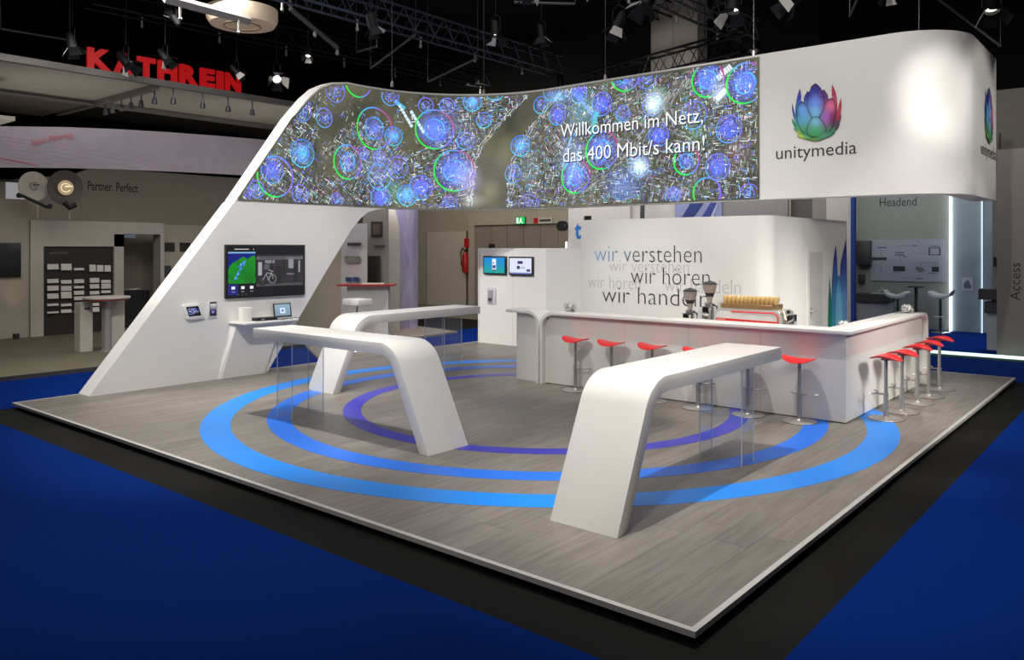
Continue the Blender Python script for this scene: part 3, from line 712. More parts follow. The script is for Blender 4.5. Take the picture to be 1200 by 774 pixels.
# ================================================================== coffee grinders, espresso machine
def grinder(loc, lab, h):
    t = thing('coffee_grinder', lab, 'grinder', loc, 'coffee grinders behind the bar'); x, y, z = loc
    MB().lathe([(.085, 0), (.09, .02), (.075, .04), (.07, h-.33), (.078, h-.315), (.06, h-.30), (0, h-.3)], loc, 24).build('body', CHROME, t)
    MB().lathe([(.035, h-.30), (.032, h-.27), (.092, h-.1), (.095, h-.045), (.09, h-.045), (.087, h-.1), (.028, h-.268)], loc, 24).build('hopper', mat('smoky_hopper', (.33, .27, .23), .15), t)
    MB().lathe([(.028, h-.285), (.034, h-.262), (.070, h-.165), (0, h-.155)], loc, 24).build('coffee_beans', mat('coffee_beans', (.03, .018, .012), .5, vary=.5, scale=90), t)
    MB().lathe([(.1, h-.045), (.1, h-.03), (.06, h-.008), (.03, h-.005), (.02, h+.005), (0, h+.006)], loc, 24).build('hopper_lid', DARKG, t)
    MB().tube([(x+.07, y-.02, z+h-.33), (x+.13, y-.05, z+h-.35), (x+.13, y-.05, z+h-.47)], .012, 8).build('handle', BLACKP, t)
    MB().box(x-.05, x+.05, y-.14, y-.06, z+h-.52, z+h-.36).build('doser', CHROME, t, bevel=.012)
    MB().box(x-.055, x+.055, y-.145, y-.055, z+h-.36, z+h-.352).build('doser_lid', DARKG, t)
grinder((-3.33, 6.40, .901), 'chrome coffee grinder with smoky hopper, the lower left one of the pair', .60)
grinder((-3.04, 6.42, .901), 'chrome coffee grinder with smoky hopper, the taller one beside the espresso machine', .71)
em = thing('espresso_machine', 'chrome espresso machine with red stripes and a yellowish cup roll on top', 'machine', (-2.38, 6.4, .901))
x0, x1, y0, y1 = -2.86, -1.92, 6.18, 6.62
MB().prism([(x0, .95), (x0, 1.17), (x0+.03, 1.235), (x0+.08, 1.26), (x1-.06, 1.26), (x1-.02, 1.235), (x1, 1.17), (x1+.02, .95)], 'y', y0, y1).build('casing', mat('satin_chrome', (.72, .71, .70), .3, .6), em, bevel=.008)
for x in (x0+.08, x1-.08):
    for y in (y0+.05, y1-.05): MB().lathe([(.03, 0), (.03, .03), (.02, .05)], (x, y, .901), 12).build('foot', BLACKP, em)
MB().prism([(x0+.03, 1.0), (x0+.03, 1.18), (x0+.08, 1.225), (x1-.1, 1.225), (x1-.055, 1.18), (x1-.055, 1.0)], 'y', y0-.006, y0-.0002).build('front_plate', mat('pale_front_plate', (.72, .72, .71), .25, .2), em)
RS = mat('red_enamel', srgb(232, 44, 34), .3)
MB().prism([(x0+.03, 1.095), (x0+.03, 1.13), (x1-.055, 1.115), (x1-.055, 1.08)], 'y', y0-.012, y0-.0065).build('red_stripe', RS, em)
o_ = arc_pts((x1-.05, 1.225), (x0, 1.225), (x1-.05, .9), .07, 6)
MB().tube([(x0+.25, y0-.012, 1.222)]+[(a, y0-.012, b) for a, b in o_]+[(x1-.05, y0-.012, 1.0)], .009, 6).build('red_outline', RS, em)
lettering('name_lettering', 'FAEMA', lambda u, z, d: (u, y0-.012-d, z), x0+.045, x0+.17, 1.104, .018, PRINT, em, srgb(245, 240, 235), depth=.0015)
GLD = mat('amber_cup_roll', (.62, .42, .16), .22, coat=.4)
cups = MB()
for i in range(13):
    cx = x0+.11+i*.058; s = .035
    cups.lathe([(0, -.056), (.022, -.05), (s, -.014), (s+.001, .024), (.026, .05), (0, .056)], (cx, y0+.13, 1.375), 10)
cups.build('cup_roll', GLD, em)
MB().box(x0+.08, x1-.14, y0+.02, y1-.04, 1.262, 1.325).build('cup_tray', mat('amber_tray', (.35, .21, .09), .25, .4), em, bevel=.01)
MB().tube([(x0+.09, y0+.19, 1.385), (x1-.12, y0+.19, 1.385)], .045, 12).build('cup_cover', mat('pale_amber', (.66, .50, .26), .25), em)
MB().tube([(x1-.12, y0+.05, 1.33), (x1, y0+.02, 1.27), (x1+.05, y0, 1.15), (x1+.04, y0, .99)], .012, 8).build('steam_pipe', mat('brass_pipe', (.75, .6, .32), .2, .9), em)
MB().lathe([(0, -.025), (.022, -.015), (.025, 0), (.022, .015), (0, .025)], (x1+.07, y0+.03, 1.25), 12).build('steam_knob', BLACKP, em)
MB().box(x1+.022, x1+.05, y0+.06, y1-.05, .97, 1.2).build('side_panel', CHROME, em, bevel=.008)

# ================================================================== cabin
cab = thing('cabin', 'tall white cabin with rounded corner and slogan behind the bar', 'cabin', (-4.0, 8.7, 0))
cx0_, cx1_, cy0_, cy1_, ch = -5.63, -2.42, 7.0, 10.41, 2.535
out = [(cx0_, cy0_)]+[(cx1_-.22+.22*math.sin(a), cy0_+.22-.22*math.cos(a)) for a in [PI/2*k/10 for k in range(11)]]+[(cx1_, cy1_), (cx0_, cy1_)]
MB().prism(out, 'z', 0, ch, smooth=False).build('cabin_walls', WALLW, cab)
dr = MB().box(cx1_+.0002, cx1_+.007, 8.47, 9.23, .01, 2.08).build('door_frame', WALLW, cab)
MB().box(cx1_+.0072, cx1_+.010, 8.55, 9.15, .01, 2.01).build('door', mat('door_white', (.64, .63, .61), .5), cab)
hd = MB().box(cx1_+.0102, cx1_+.015, 8.585, 8.625, .98, 1.15)
hd.tube([(cx1_+.012, 8.605, 1.09), (cx1_+.07, 8.605, 1.09), (cx1_+.07, 8.72, 1.09)], .009, 8).build('door_handle', STEEL, cab)
PC = lambda u, z, d: (u, cy0_-.001-d, z)
dk = srgb(58, 56, 62)
def gradb(t):
    a, b = srgb(120, 178, 222), srgb(62, 60, 66); k = min(1, max(0, (t-.02)/.42)); return tuple(a[i]+(b[i]-a[i])*k for i in range(3))
LT = srgb(196, 193, 193)
for st, a0, a1, zb, h, c, ri in (('wir verstehen', -5.075, -3.66, 1.69, .20, LT, -.0), ('wir hören', -5.49, -4.50, 1.415, .21, LT, 0), ('wir handeln', -4.07, -2.84, 1.405, .21, LT, 0)):
    lettering('faint_lettering', st, PC, a0, a1, zb, h, PRINT, cab, c, weight=-.013, rise=ri, depth=.001)
for st, a0, a1, zb, h, c in (('wir verstehen', -5.36, -3.45, 1.85, .265, gradb), ('wir hören', -4.67, -3.32, 1.51, .265, dk), ('wir handeln', -5.21, -3.34, 1.19, .265, dk)):
    lettering('slogan_lettering', st, PC, a0, a1, zb, h, PRINT, cab, c, weight=-.015, depth=.0025)
SP = lambda a, b, d: (cx1_+.001+d, a, b)
def grad2(top, bot, z0, z1):
    def f(a, b, k=1):
        t = min(1, max(0, (b-z0)/(z1-z0))); return tuple((bot[i]+(top[i]-bot[i])*t)*k for i in range(3))
    return f
dec = [(((9.52, 1.62), (9.46, 1.2), (9.44, .75), (9.50, .2), (9.72, .2), (9.66, .8), (9.60, 1.2)), (24, 80, 120), (20, 140, 110)),
       (((9.83, 2.13), (9.70, 1.85), (9.62, 1.4), (9.60, .9), (9.66, .2), (9.95, .2), (9.97, .9), (9.93, 1.5), (9.88, 1.9)), (56, 62, 175), (60, 165, 205)),
       (((10.35, 2.23), (10.20, 2.0), (10.06, 1.75), (10.02, 1.3), (10.08, .6), (10.2, .2), (10.40, .2), (10.405, .9), (10.40, 1.8)), (52, 60, 170), (110, 180, 235)),
       (((9.96, 1.62), (9.84, 1.45), (9.78, 1.1), (9.78, .6), (9.86, .2), (10.12, .2), (10.2, .7), (10.16, 1.15), (10.06, 1.5)), (70, 140, 220), (135, 208, 242))]
for i, (P, a, b) in enumerate(dec): petal(P, SP, .001+.002*i, cab, grad2(srgb(*a), srgb(*b), .8, 1.95), name='petal_print')

# ================================================================== wall with two screens
rk = thing('info_wall', 'white free-standing wall with two small screens left of the bar', 'wall', (-8.6, 9.3, 0))
RH = 2.07
MB().prism([(-9.8, 9.1), (-7.96, 9.1), (-7.40, 9.62), (-6.4, 9.62), (-6.4, 9.72), (-7.44, 9.72), (-8.0, 9.24), (-9.8, 9.24)], 'z', 0, RH).build('wall_panels', WALLW, rk)
box('edge_cover', mat('edge_white', (.8, .78, .72), .5), (-9.83, -9.8005, 9.08, 9.26, 0, RH+.002), rk)
box('panel_joint', mat('joint_shadow', (.35, .34, .33), .8), (-8.852, -8.848, 9.0985, 9.0999, 0, RH), rk)
def screen_unit(x0, x1, z0, z1, lab, content):
    t = thing('wall_screen', lab, 'screen', ((x0+x1)/2, 9.05, z0), 'small screens on the white info wall')
    box('screen_casing', BLACKP, (x0, x1, 9.035, 9.0985, z0, z1), t, bevel=.004)
    mb = MB(); content(mb, x0+.025, x1-.025, z0+.03, z1-.03); mb.build('screen_picture', SCREEN, t)
    return t
def Q(mb, x0, x1, z0, z1, c, d, y=9.035):
    mb.add([(x0, y-d, z0), (x1, y-d, z0), (x1, y-d, z1), (x0, y-d, z1)], [(0, 1, 2, 3)], 0, c if isinstance(c, list) else srgb(*c))
def pic_a(mb, a, b, c, d):
    t, l = srgb(20, 120, 200), srgb(24, 150, 140)
    mb.add([(a, 9.034, c), (b, 9.034, c), (b, 9.034, d), (a, 9.034, d)], [(0, 1, 2, 3)], 0, [l, l, t, t])
    m = (a+b)/2; Q(mb, m-.055, m+.055, c+.05, d-.03, (215, 222, 235), .002); Q(mb, m-.045, m+.045, c+.10, c+.17, (70, 70, 150), .003)
    Q(mb, m-.05, m+.05, c+.05, c+.075, (60, 40, 40), .003); Q(mb, m-.04, m+.0, c+.2, c+.23, (80, 100, 180), .003)
def pic_b(mb, a, b, c, d):
    Q(mb, a, b, c, d, (205, 210, 232), .001); Q(mb, a, b, c, c+.03, (110, 125, 180), .002)
    Q(mb, a+.22, a+.36, d-.12, d-.06, (40, 44, 90), .002); Q(mb, a+.2, a+.28, c+.1, c+.17, (50, 55, 100), .002); Q(mb, b-.13, b-.03, c+.05, c+.10, (60, 64, 110), .002)
    Q(mb, a+.3, a+.42, c+.12, c+.14, (120, 130, 170), .002)
screen_unit(-9.64, -9.0, 1.505, 1.90, 'small black-framed screen with blue-green picture on the white info wall', pic_a)
screen_unit(-8.91, -8.27, 1.50, 1.89, 'small black-framed screen with pale lilac picture on the white info wall', pic_b)
hs = thing('phone_holder', 'grey phone in an acrylic holder below the left small screen', 'phone', (-9.44, 9.05, .86))
box('holder_plate', mat('clear_grey_plate', (.62, .62, .66), .2), (-9.56, -9.31, 9.07, 9.0985, .86, 1.22), hs, bevel=.012)
box('handset', mat('grey_phone', (.35, .35, .4), .3), (-9.51, -9.39, 9.045, 9.0695, .9, 1.17), hs, bevel=.008)
box('keypad', DARKG, (-9.50, -9.40, 9.043, 9.0449, .93, .99), hs)
tag(box('sensor_box', BLACKP, (-9.55, -9.44, 9.12, 9.2, RH+.001, RH+.09)), 'tiny black box on top of the white info wall', 'box')
tag(box('sensor_box', BLACKP, (cx0_+.04, cx0_+.14, 7.03, 7.1, ch+.001, ch+.07)), 'tiny black box on the top left corner of the white cabin', 'box')

# ================================================================== things on the leaning wall
X = -9.65
tv = thing('television', 'large black flat television on the leaning wall with map and bicycle picture', 'television', (X+.04, 3.64, 1.26))
box('casing', BLACKP, (X+.005, X+.055, 2.89, 4.385, 1.265, 2.126), tv, bevel=.004)
tm = MB(); fx = X+.0552
def R(y0, y1, z0, z1, c, d=0.0):
    tm.add([(fx+d, y0, z0), (fx+d, y1, z0), (fx+d, y1, z1), (fx+d, y0, z1)], [(0, 1, 2, 3)], 0, c if isinstance(c, list) else srgb(*c))
R(2.92, 4.355, 1.295, 2.10, (17, 17, 20))
R(2.93, 3.42, 1.50, 1.99, (12, 22, 110), .0004); R(2.93, 3.42, 1.985, 2.01, (110, 160, 200), .0006)
R(2.93, 3.10, 1.32, 1.49, (28, 34, 110), .0004)
land = smooth_loop(((2.93, 1.5), (2.93, 1.72), (3.0, 1.82), (3.10, 1.88), (3.2, 1.93), (3.28, 1.90), (3.42, 1.93), (3.42, 1.5)))
land = [(min(3.42, max(2.93, a)), min(1.985, max(1.5, b))) for a, b in land]
tm.add([(fx+.0008, a, b) for a, b in land], [tuple(range(len(land)))], 0, [srgb(14, 128 if i % 3 else 96, 26) for i in range(len(land))])
rr = random.Random(4)
for i in range(50):
    t = rr.random(); y = 3.22-.2*t+rr.gauss(0, .018); z = 1.88-.34*t+rr.gauss(0, .012)
    if 2.95 < y < 3.4: R(y, y+.02, z, z+.016, rr.choice([(60, 110, 220), (110, 160, 240), (40, 80, 180)]), .0012)
for y in (2.99, 3.16, 3.32): R(y, y+.06, 1.41, 1.455, (220, 224, 235), .001); R(y, y+.06, 1.365, 1.375, (140, 140, 150), .001)
for y in (3.1, 3.17, 3.24): R(y, y+.02, 1.315, 1.325, (120, 120, 125), .001)
R(3.04, 3.30, 2.045, 2.06, (170, 172, 178), .001); R(3.38, 3.39, 2.04, 2.06, (200, 200, 200), .001)
# bicycle cellar picture
R(3.44, 4.355, 1.44, 1.96, (46, 43, 46), .0004)
for y, z, w_, h_, c in ((3.44, 1.88, .9, .05, (92, 90, 94)), (3.5, 1.90, .5, .015, (20, 20, 22)), (3.47, 1.62, .07, .22, (150, 148, 154)), (4.05, 1.73, .10, .18, (130, 128, 134)), (3.60, 1.82, .18, .05, (120, 118, 122)), (4.25, 1.66, .03, .2, (140, 140, 144)),
                        (3.72, 1.5, .02, .42, (22, 22, 24)), (3.95, 1.56, .02, .36, (22, 22, 24)), (3.80, 1.47, .12, .3, (36, 34, 36)), (4.15, 1.5, .08, .3, (34, 33, 36)), (3.44, 1.44, .9, .04, (70, 68, 70)), (4.02, 1.62, .16, .03, (96, 94, 98)), (3.58, 1.72, .1, .08, (82, 80, 84))):
    R(y, min(4.35, y+w_), z, z+h_, c, .0008)
def tvring(cy, cz, r, c, w_=.012):
    for k in range(20):
        a, b = 2*PI*k/20, 2*PI*(k+1)/20
        tm.add([(fx+.0014, cy+q*math.cos(t), cz+q*math.sin(t)) for t, q in ((a, r), (b, r), (b, r-w_), (a, r-w_))], [(0, 1, 2, 3)], 0, srgb(*c))
tvring(3.55, 1.54, .085, (20, 20, 22), .018); tvring(3.74, 1.56, .075, (120, 120, 124), .012)
for a, b in (((3.55, 1.54), (3.63, 1.66)), ((3.63, 1.66), (3.72, 1.65)), ((3.72, 1.68), (3.75, 1.56)), ((3.62, 1.64), (3.66, 1.54)), ((3.66, 1.54), (3.72, 1.65)), ((3.66, 1.71), (3.76, 1.68))):
    dy, dz = b[0]-a[0], b[1]-a[1]; L = math.hypot(dy, dz); ny, nz = -dz/L*.005, dy/L*.005
    tm.add([(fx+.0015, a[0]+ny, a[1]+nz), (fx+.0015, b[0]+ny, b[1]+nz), (fx+.0015, b[0]-ny, b[1]-nz), (fx+.0015, a[0]-ny, a[1]-nz)], [(0, 1, 2, 3)], 0, srgb(150, 148, 152))
tm.build('screen_picture', SCREEN, tv)
# shelf with tapered support
sh = thing('wall_shelf', 'white shelf on a tapered support under the television', 'shelf', (X+.2, 3.55, 0))
MB().prism([(X+.002, 2.96), (X+.42, 3.02), (X+.42, 4.0), (X+.002, 4.22)], 'z', .865, .895).build('shelf_board', WHITE, sh, bevel=.003)
mb = MB(); tp = [(X+.002, 3.0), (X+.10, 3.06), (X+.10, 3.9), (X+.002, 4.0)]; bt = [(X+.002, 2.78), (X+.03, 2.84), (X+.03, 3.6), (X+.002, 3.66)]
mb.add([(a, b, .001) for a, b in bt]+[(a, b, .864) for a, b in tp], [(3, 2, 1, 0), (4, 5, 6, 7)]+[(i, (i+1) % 4, 4+(i+1) % 4, 4+i) for i in range(4)])
mb.build('support', WALLW, sh)
lp = thing('laptop', 'open laptop with pale blue screen on the shelf under the television', 'laptop', (X+.14, 3.97, .896))
box('keyboard_base', mat('silver_laptop', (.5, .5, .52), .35, .6), (X+.05, X+.28, 3.76, 4.10, .8965, .912), lp, bevel=.003)
def tilt(y0, y1, z0, z1, x, d):   # lid leaning back to the wall
    return [(X+.07+d-.04*(z-.912)/.23, y, z) for y, z in ((y0, z0), (y1, z0), (y1, z1), (y0, z1))]
A, B_ = tilt(3.76, 4.10, .913, 1.14, 0, 0), tilt(3.76, 4.10, .913, 1.14, 0, .012)
MB().add(A+B_, [(3, 2, 1, 0), (4, 5, 6, 7)]+[(i, (i+1) % 4, 4+(i+1) % 4, 4+i) for i in range(4)]).build('lid', BLACKP, lp)
mb = MB(); t_, b2 = srgb(130, 160, 178), srgb(120, 140, 158)
mb.add(tilt(3.78, 4.08, .935, 1.125, 0, .0128), [(0, 1, 2, 3)], 0, [b2, b2, t_, t_]); mb.add(tilt(3.88, 3.98, .975, 1.065, 0, .0134), [(0, 1, 2, 3)], 0, srgb(205, 215, 240)); mb.add(tilt(3.91, 3.95, 1.0, 1.04, 0, .014), [(0, 1, 2, 3)], 0, srgb(90, 110, 200))
mb.build('screen_picture', SCREEN, lp)
sb = thing('set_top_box', 'flat black set-top box on the shelf', 'box', (X+.2, 3.45, .896))
box('case', BLACKP, (X+.12, X+.32, 3.28, 3.66, .8965, .945), sb, bevel=.004)
box('display', mat('display_glow', (.02, .02, .02), .3, emis=srgb(180, 180, 190), estr=.6), (X+.3205, X+.322, 3.36, 3.42, .915, .928), sb)
tag(box('router', WHITE, (X+.06, X+.20, 3.10, 3.27, .8965, 1.12), bevel=.012), 'upright white router box at the left end of the shelf', 'router')
tag(MB().box(X+.24, X+.28, 3.68, 3.88, .8965, .915).build('remote_control', mat('silver_laptop', (.5, .5, .52), .35, .6), bevel=.004), 'slim silver remote control between set-top box and laptop', 'remote')
tag(MB().tube([(X+.36, 3.60, .901), (X+.37, 3.72, .901), (X+.33, 3.80, .901), (X+.36, 3.92, .901), (X+.30, 3.96, .901)], .004, 6).build('cable', BLACKP), 'thin black cable lying at the shelf front edge', 'cable')
tb = thing('tablet', 'tablet in a white angular holder on the leaning wall', 'tablet', (X+.05, 2.36, 1.0))
MB().prism([(2.185, 1.19), (2.25, .99), (2.29, .975), (2.50, .985), (2.53, 1.01), (2.47, 1.20), (2.44, 1.215), (2.20, 1.21)], 'x', X+.002, X+.06).build('holder', WHITE, tb, bevel=.006)
mb = MB(); L4 = [(2.225, 1.175), (2.425, 1.18), (2.475, 1.03), (2.275, 1.025)]
mb.add([(X+.0605, a, b) for a, b in L4], [(0, 1, 2, 3)], 0, srgb(10, 10, 12))
for i in range(40):
    u, v = rr.random(), .12+.66*rr.random(); y = 2.235+.16*u+.045*(1-v); z = 1.03+.14*v
    mb.add([(X+.0612, y, z), (X+.0612, y+.02, z), (X+.0612, y+.02, z+.014), (X+.0612, y, z+.014)], [(0, 1, 2, 3)], 0, srgb(*rr.choice([(80, 90, 190), (130, 150, 190), (90, 140, 150), (160, 140, 200)])))
mb.build('screen_picture', SCREEN, tb)
ph = thing('smartphone', 'small phone in a clear wall holder beside the tablet', 'phone', (X+.03, 2.69, 1.0))
box('holder', mat('clear_grey_plate', (.62, .62, .66), .2), (X+.002, X+.022, 2.62, 2.76, .97, 1.24), ph, bevel=.006)
box('phone_body', BLACKP, (X+.0222, X+.032, 2.635, 2.745, 1.01, 1.225), ph, bevel=.003)
mb = MB(); mb.add([(X+.0325, a, b) for a, b in ((2.64, 1.10), (2.74, 1.10), (2.74, 1.2), (2.64, 1.2))], [(0, 1, 2, 3)], 0, [srgb(60, 60, 90), srgb(60, 60, 110), srgb(190, 192, 180), srgb(190, 195, 190)])
mb.add([(X+.0327, a, b) for a, b in ((2.66, 1.05), (2.71, 1.05), (2.71, 1.09), (2.66, 1.09))], [(0, 1, 2, 3)], 0, srgb(120, 110, 190))
mb.build('screen_picture', SCREEN, ph)

# ================================================================== neighbouring stand on the left (dim)
BEI = mat('dim_beige_board', srgb(176, 168, 152), .8)
GRYB = mat('warm_grey_board', srgb(190, 184, 174), .7)
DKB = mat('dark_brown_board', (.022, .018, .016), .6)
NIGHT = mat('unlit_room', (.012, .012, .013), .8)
struct(MB().prism([(-12.52, -8), (-12.52, 9.0), (-28, 9.0), (-28, -8)], 'z', FZ, 0.0).build('floor', mat('olive_grey_floor', srgb(112, 106, 88), .7, vary=.08, scale=3)))
box('edge_strip', DARKG, (-12.519, -12.50, -8, 9.0, FZ, -.0), bpy.data.objects['floor.002'] if 'floor.002' in bpy.data.objects else None)
kiosk = thing('exhibition_wall', 'dim white box-shaped wall with dark leaflet recess and dark doorway', 'wall', (-18.7, 4.7, 0))
for nm, b in (('wall_panel', (-18.9, -18.5, 3.18, 3.46, 0.001, 2.73)), ('wall_panel', (-18.9, -18.5, 5.08, 5.32, .001, 2.42)), ('lintel', (-18.9, -18.5, 3.46, 6.35, 2.43, 2.73)), ('header', (-18.9, -18.5, 3.46, 5.32, 2.11, 2.43)), ('wall_panel', (-18.9, -18.5, 6.27, 6.37, .001, 2.43))):
    box(nm, GRYB, b, kiosk)
box('roof_board', GRYB, (-21.5, -18.9, 3.18, 6.37, 2.6, 2.73), kiosk)
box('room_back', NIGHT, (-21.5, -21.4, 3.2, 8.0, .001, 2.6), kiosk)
sign = box('door_sign', mat('pale_blue_sign', srgb(120, 138, 165), .5), (-18.49, -18.46, 5.32, 5.60, 2.33, 2.42), kiosk)
rack = thing('leaflet_rack', 'dark wall rack with rows of white leaflets in the dim box-shaped wall', 'rack', (-18.6, 4.3, 0))
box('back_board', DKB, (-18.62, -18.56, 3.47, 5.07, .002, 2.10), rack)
for z in (1.80, 1.40, 1.37): box('rail', mat('rail_grey', (.3, .29, .27), .5, .5), (-18.555, -18.54, 3.56 if z > 1 else 3.5, 4.25, z-.22, z-.21), rack)
for j in range(7):
    box('heading_mark', mat('heading_grey', (.12, .11, .1), .6), (-18.558, -18.553, 3.62+j*.06, 3.655+j*.06, 1.93, 1.98), rack)
px2 = lambda zx, zy: (3.44+((30+zx/4.84)-50)*.01952, .01+(394-.0785*((30+zx/4.84)-50)-(270+zy/4.84))*.0199)
lb = [(122, 183, [(192, 220), (278, 298), (318, 342), (362, 388), (420, 430), (466, 473)]), (197, 255, [(185, 220), (280, 298), (316, 340), (348, 384), (418, 430), (452, 468)]), (270, 326, [(205, 216), (272, 292), (312, 323), (340, 360), (373, 392), (413, 430), (455, 468)]),
      (360, 415, [(260, 285), (297, 320), (338, 355), (366, 384), (410, 424), (436, 460)]), (428, 483, [(268, 284), (290, 318), (332, 344), (364, 376)]), (358, 394, [(180, 218)]), (402, 439, [(180, 216)]), (447, 483, [(178, 214)])]
LEAF = mat('white_leaflet', srgb(225, 220, 212), .6); LEAFR = mat('red_leaflet', srgb(150, 70, 62), .6)
cn = ['leftmost', 'second', 'third', 'fourth', 'rightmost', 'upper fourth', 'upper fifth', 'upper rightmost']
rn = ['top', 'second', 'third', 'fourth', 'fifth', 'sixth', 'lowest']
for ci, (a, b, rows) in enumerate(lb):
    for ri, (t, bt) in enumerate(rows):
        y0, z1 = px2(a, t); y1, z0 = px2(b, bt); z1 = px2(a, t)[1]; z0 = px2(a, bt)[1]
        red = (ci == 2 and ri == 5)
        o = MB().prism([(-18.538, z0), (-18.49, z0), (-18.51, z1), (-18.53, z1+.012)], 'y', y0, y1).build('leaflet_stack', LEAFR if red else LEAF)
        tag(o, ('reddish' if red else 'white')+' leaflets in the dark rack, '+cn[ci]+' column, '+(rn[ri]+' row' if len(rows) > 1 else 'above the others'), 'leaflets', 'leaflets in the dark wall rack')
# wall left of it with screen, light panel, uplight
lw = thing('exhibition_wall', 'dim beige wall at the left picture edge with warm uplight', 'wall', (-18.7, 1.5, 0))
box('wall_board', BEI, (-18.95, -18.55, -2.5, 3.17, .001, 3.2), lw)
up = MB().lathe([(.05, 0), (.07, .03), (.07, .12), (.05, .12)], (-18.35, 2.83, .001), 12).build('uplight', DARKG, lw)
d = bpy.data.lights.new('uplight', 'SPOT'); d.energy = 22; d.spot_size = 1.0; d.spot_blend = 1; d.color = (1, .78, .5); d.shadow_soft_size = .03
o = bpy.data.objects.new('uplight', d); COL.objects.link(o); o.location = (-18.35, 2.83, .16); o.rotation_euler = (PI, .12, 0)
s_ = thing('wall_screen', 'dark switched-off screen on the dim beige wall at the left edge', 'screen', (-18.5, 2.3, 1.4))
box('casing', BLACKP, (-18.54, -18.47, 1.7, 2.97, 1.40, 2.19), s_, bevel=.006)
box('bright_edge', STEEL, (-18.54, -18.465, 2.971, 2.99, 1.40, 2.19), s_)
s_ = thing('light_panel', 'pale glowing rectangular panel high on the far left', 'panel', (-19.9, 3.3, 2.8))
box('panel_face', mat('pale_lit_panel', (.5, .5, .52), .5, emis=(.20, .20, .21), estr=.8), (-19.7, -19.66, 3.05, 3.50, 2.78, 3.66), s_)
box('panel_top', DARKG, (-19.72, -19.65, 2.9, 3.55, 3.665, 3.72), s_)
# tall beige wall behind with slogan and dishes
bw = thing('exhibition_wall', 'tall dim beige wall with dark slogan lettering and two round dishes before it', 'wall', (-20.2, 7.5, 0))
MB().prism([(3.0, 2.74), (4.7, 2.74), (4.7, .001), (14, .001), (14, 4.2), (5.2, 4.2), (4.7, 3.98), (3.0, 3.7)], 'x', -20.3, -20.0).build('wall_board', BEI, bw)
lettering('slogan_lettering', 'Partner. Perfect', lambda u, z, d: (-20.0+d, u, z), 5.06, 6.38, 3.60, .24, PRINT, bw, srgb(40, 38, 34), weight=.012)
def dish(loc, r, m, lab, logo):
    t = thing('satellite_dish', lab, 'dish', loc, 'satellite dishes above the dim stand'); x, y, z = loc
    n = 32; mb = MB(); rings = []
    for q, dx in ((0, -.08), (r*.5, -.06), (r*.85, -.02), (r, 0), (r, -.03), (r*.8, -.06), (0, -.11)):
        rings.append([(x+dx, y+q*math.cos(2*PI*k/n), z+1.06*q*math.sin(2*PI*k/n)) for k in range(n)])
    vs = [v for g in rings for v in g]; fs = [(i*n+k, i*n+(k+1) % n, (i+1)*n+(k+1) % n, (i+1)*n+k) for i in range(len(rings)-1) for k in range(n)]
    mb.add(vs, fs, 0, None, True).build('reflector', m, t)
    MB().tube([(x-.05, y+.1, z-r*.8), (x-.05, y+.1, 2.74)], .02, 8).build('pole', GRYB, t)
    e = MB()
    for k in range(26):
        a = .5+5.4*k/26; b = .5+5.4*(k+1)/26
        e.add([(x+.012, y+q*math.cos(t_), z+q*math.sin(t_)) for t_, q in ((a, r*.28), (b, r*.28), (b, r*.23), (a, r*.23))], [(0, 1, 2, 3)], 0, srgb(*logo))
    e.add([(x+.013, y-.02, z+.01), (x+.013, y+r*.4, z+.03), (x+.013, y+r*.4, z+.05), (x+.013, y-.02, z+.045)], [(0, 1, 2, 3)], 0, srgb(*logo))
    e.build('round_mark', SCREEN if logo[0] > 200 else PRINT, t)
    return t
d1 = dish((-17.6, 2.93, 3.45), .31, GRYB, 'pale grey round satellite dish with arm, the left one of the pair', (90, 60, 55))
MB().tube([(-17.4, 2.55, 3.22), (-17.3, 2.62, 3.2), (-17.2, 3.05, 2.98), (-17.3, 3.15, 3.0)], [.06, .035, .035, .06], 8).build('feed_arm', BLACKP, d1)
d2 = dish((-17.4, 3.52, 3.44), .38, mat('brown_grey_dish', (.07, .058, .05), .5), 'dark brown round satellite dish with softly lit centre, the right one', (235, 215, 180))
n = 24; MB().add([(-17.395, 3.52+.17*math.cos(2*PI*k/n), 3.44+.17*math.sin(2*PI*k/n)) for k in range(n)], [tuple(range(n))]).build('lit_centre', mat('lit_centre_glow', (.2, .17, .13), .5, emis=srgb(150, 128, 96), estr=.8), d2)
MB().tube([(-17.3, 3.45, 3.1), (-17.25, 3.55, 2.98), (-17.3, 3.68, 3.05)], .06, 8).build('feed_arm', BLACKP, d2)
# standing table and boxes in front
t = thing('round_table', 'dim round standing table in front of the leaflet rack', 'table', (-14.52, 3.18, 0))
MB().lathe([(.43, 1.06), (.44, 1.08), (.43, 1.10)], (-14.52, 3.18, 0), 32).build('table_top', GRYB, t)
MB().lathe([(.16, 0), (.16, .02), (.09, .03), (.09, 1.06)], (-14.52, 3.18, 0), 24).build('pillar', mat('dull_aluminium', (.4, .4, .4), .4, .6), t)
MB().lathe([(.42, 1.03), (.42, 1.058)], (-14.52, 3.18, 0), 32).build('red_rim', mat('dull_red', srgb(120, 40, 36), .5), t)
b_ = thing('pedestal', 'narrow dim white pedestal left of the round standing table\'s pillar', 'pedestal', (-14.9, 2.95, 0)); box('body', GRYB, (-15.05, -14.78, 2.78, 3.02, .001, .98), b_); box('label_strip', DARKG, (-14.779, -14.775, 2.86, 2.96, .84, .88), b_)
b_ = thing('pedestal', 'narrow dim white pedestal right of the round standing table\'s pillar', 'pedestal', (-14.7, 3.6, 0)); box('body', GRYB, (-15.0, -14.7, 3.32, 3.62, .001, 1.0), b_)
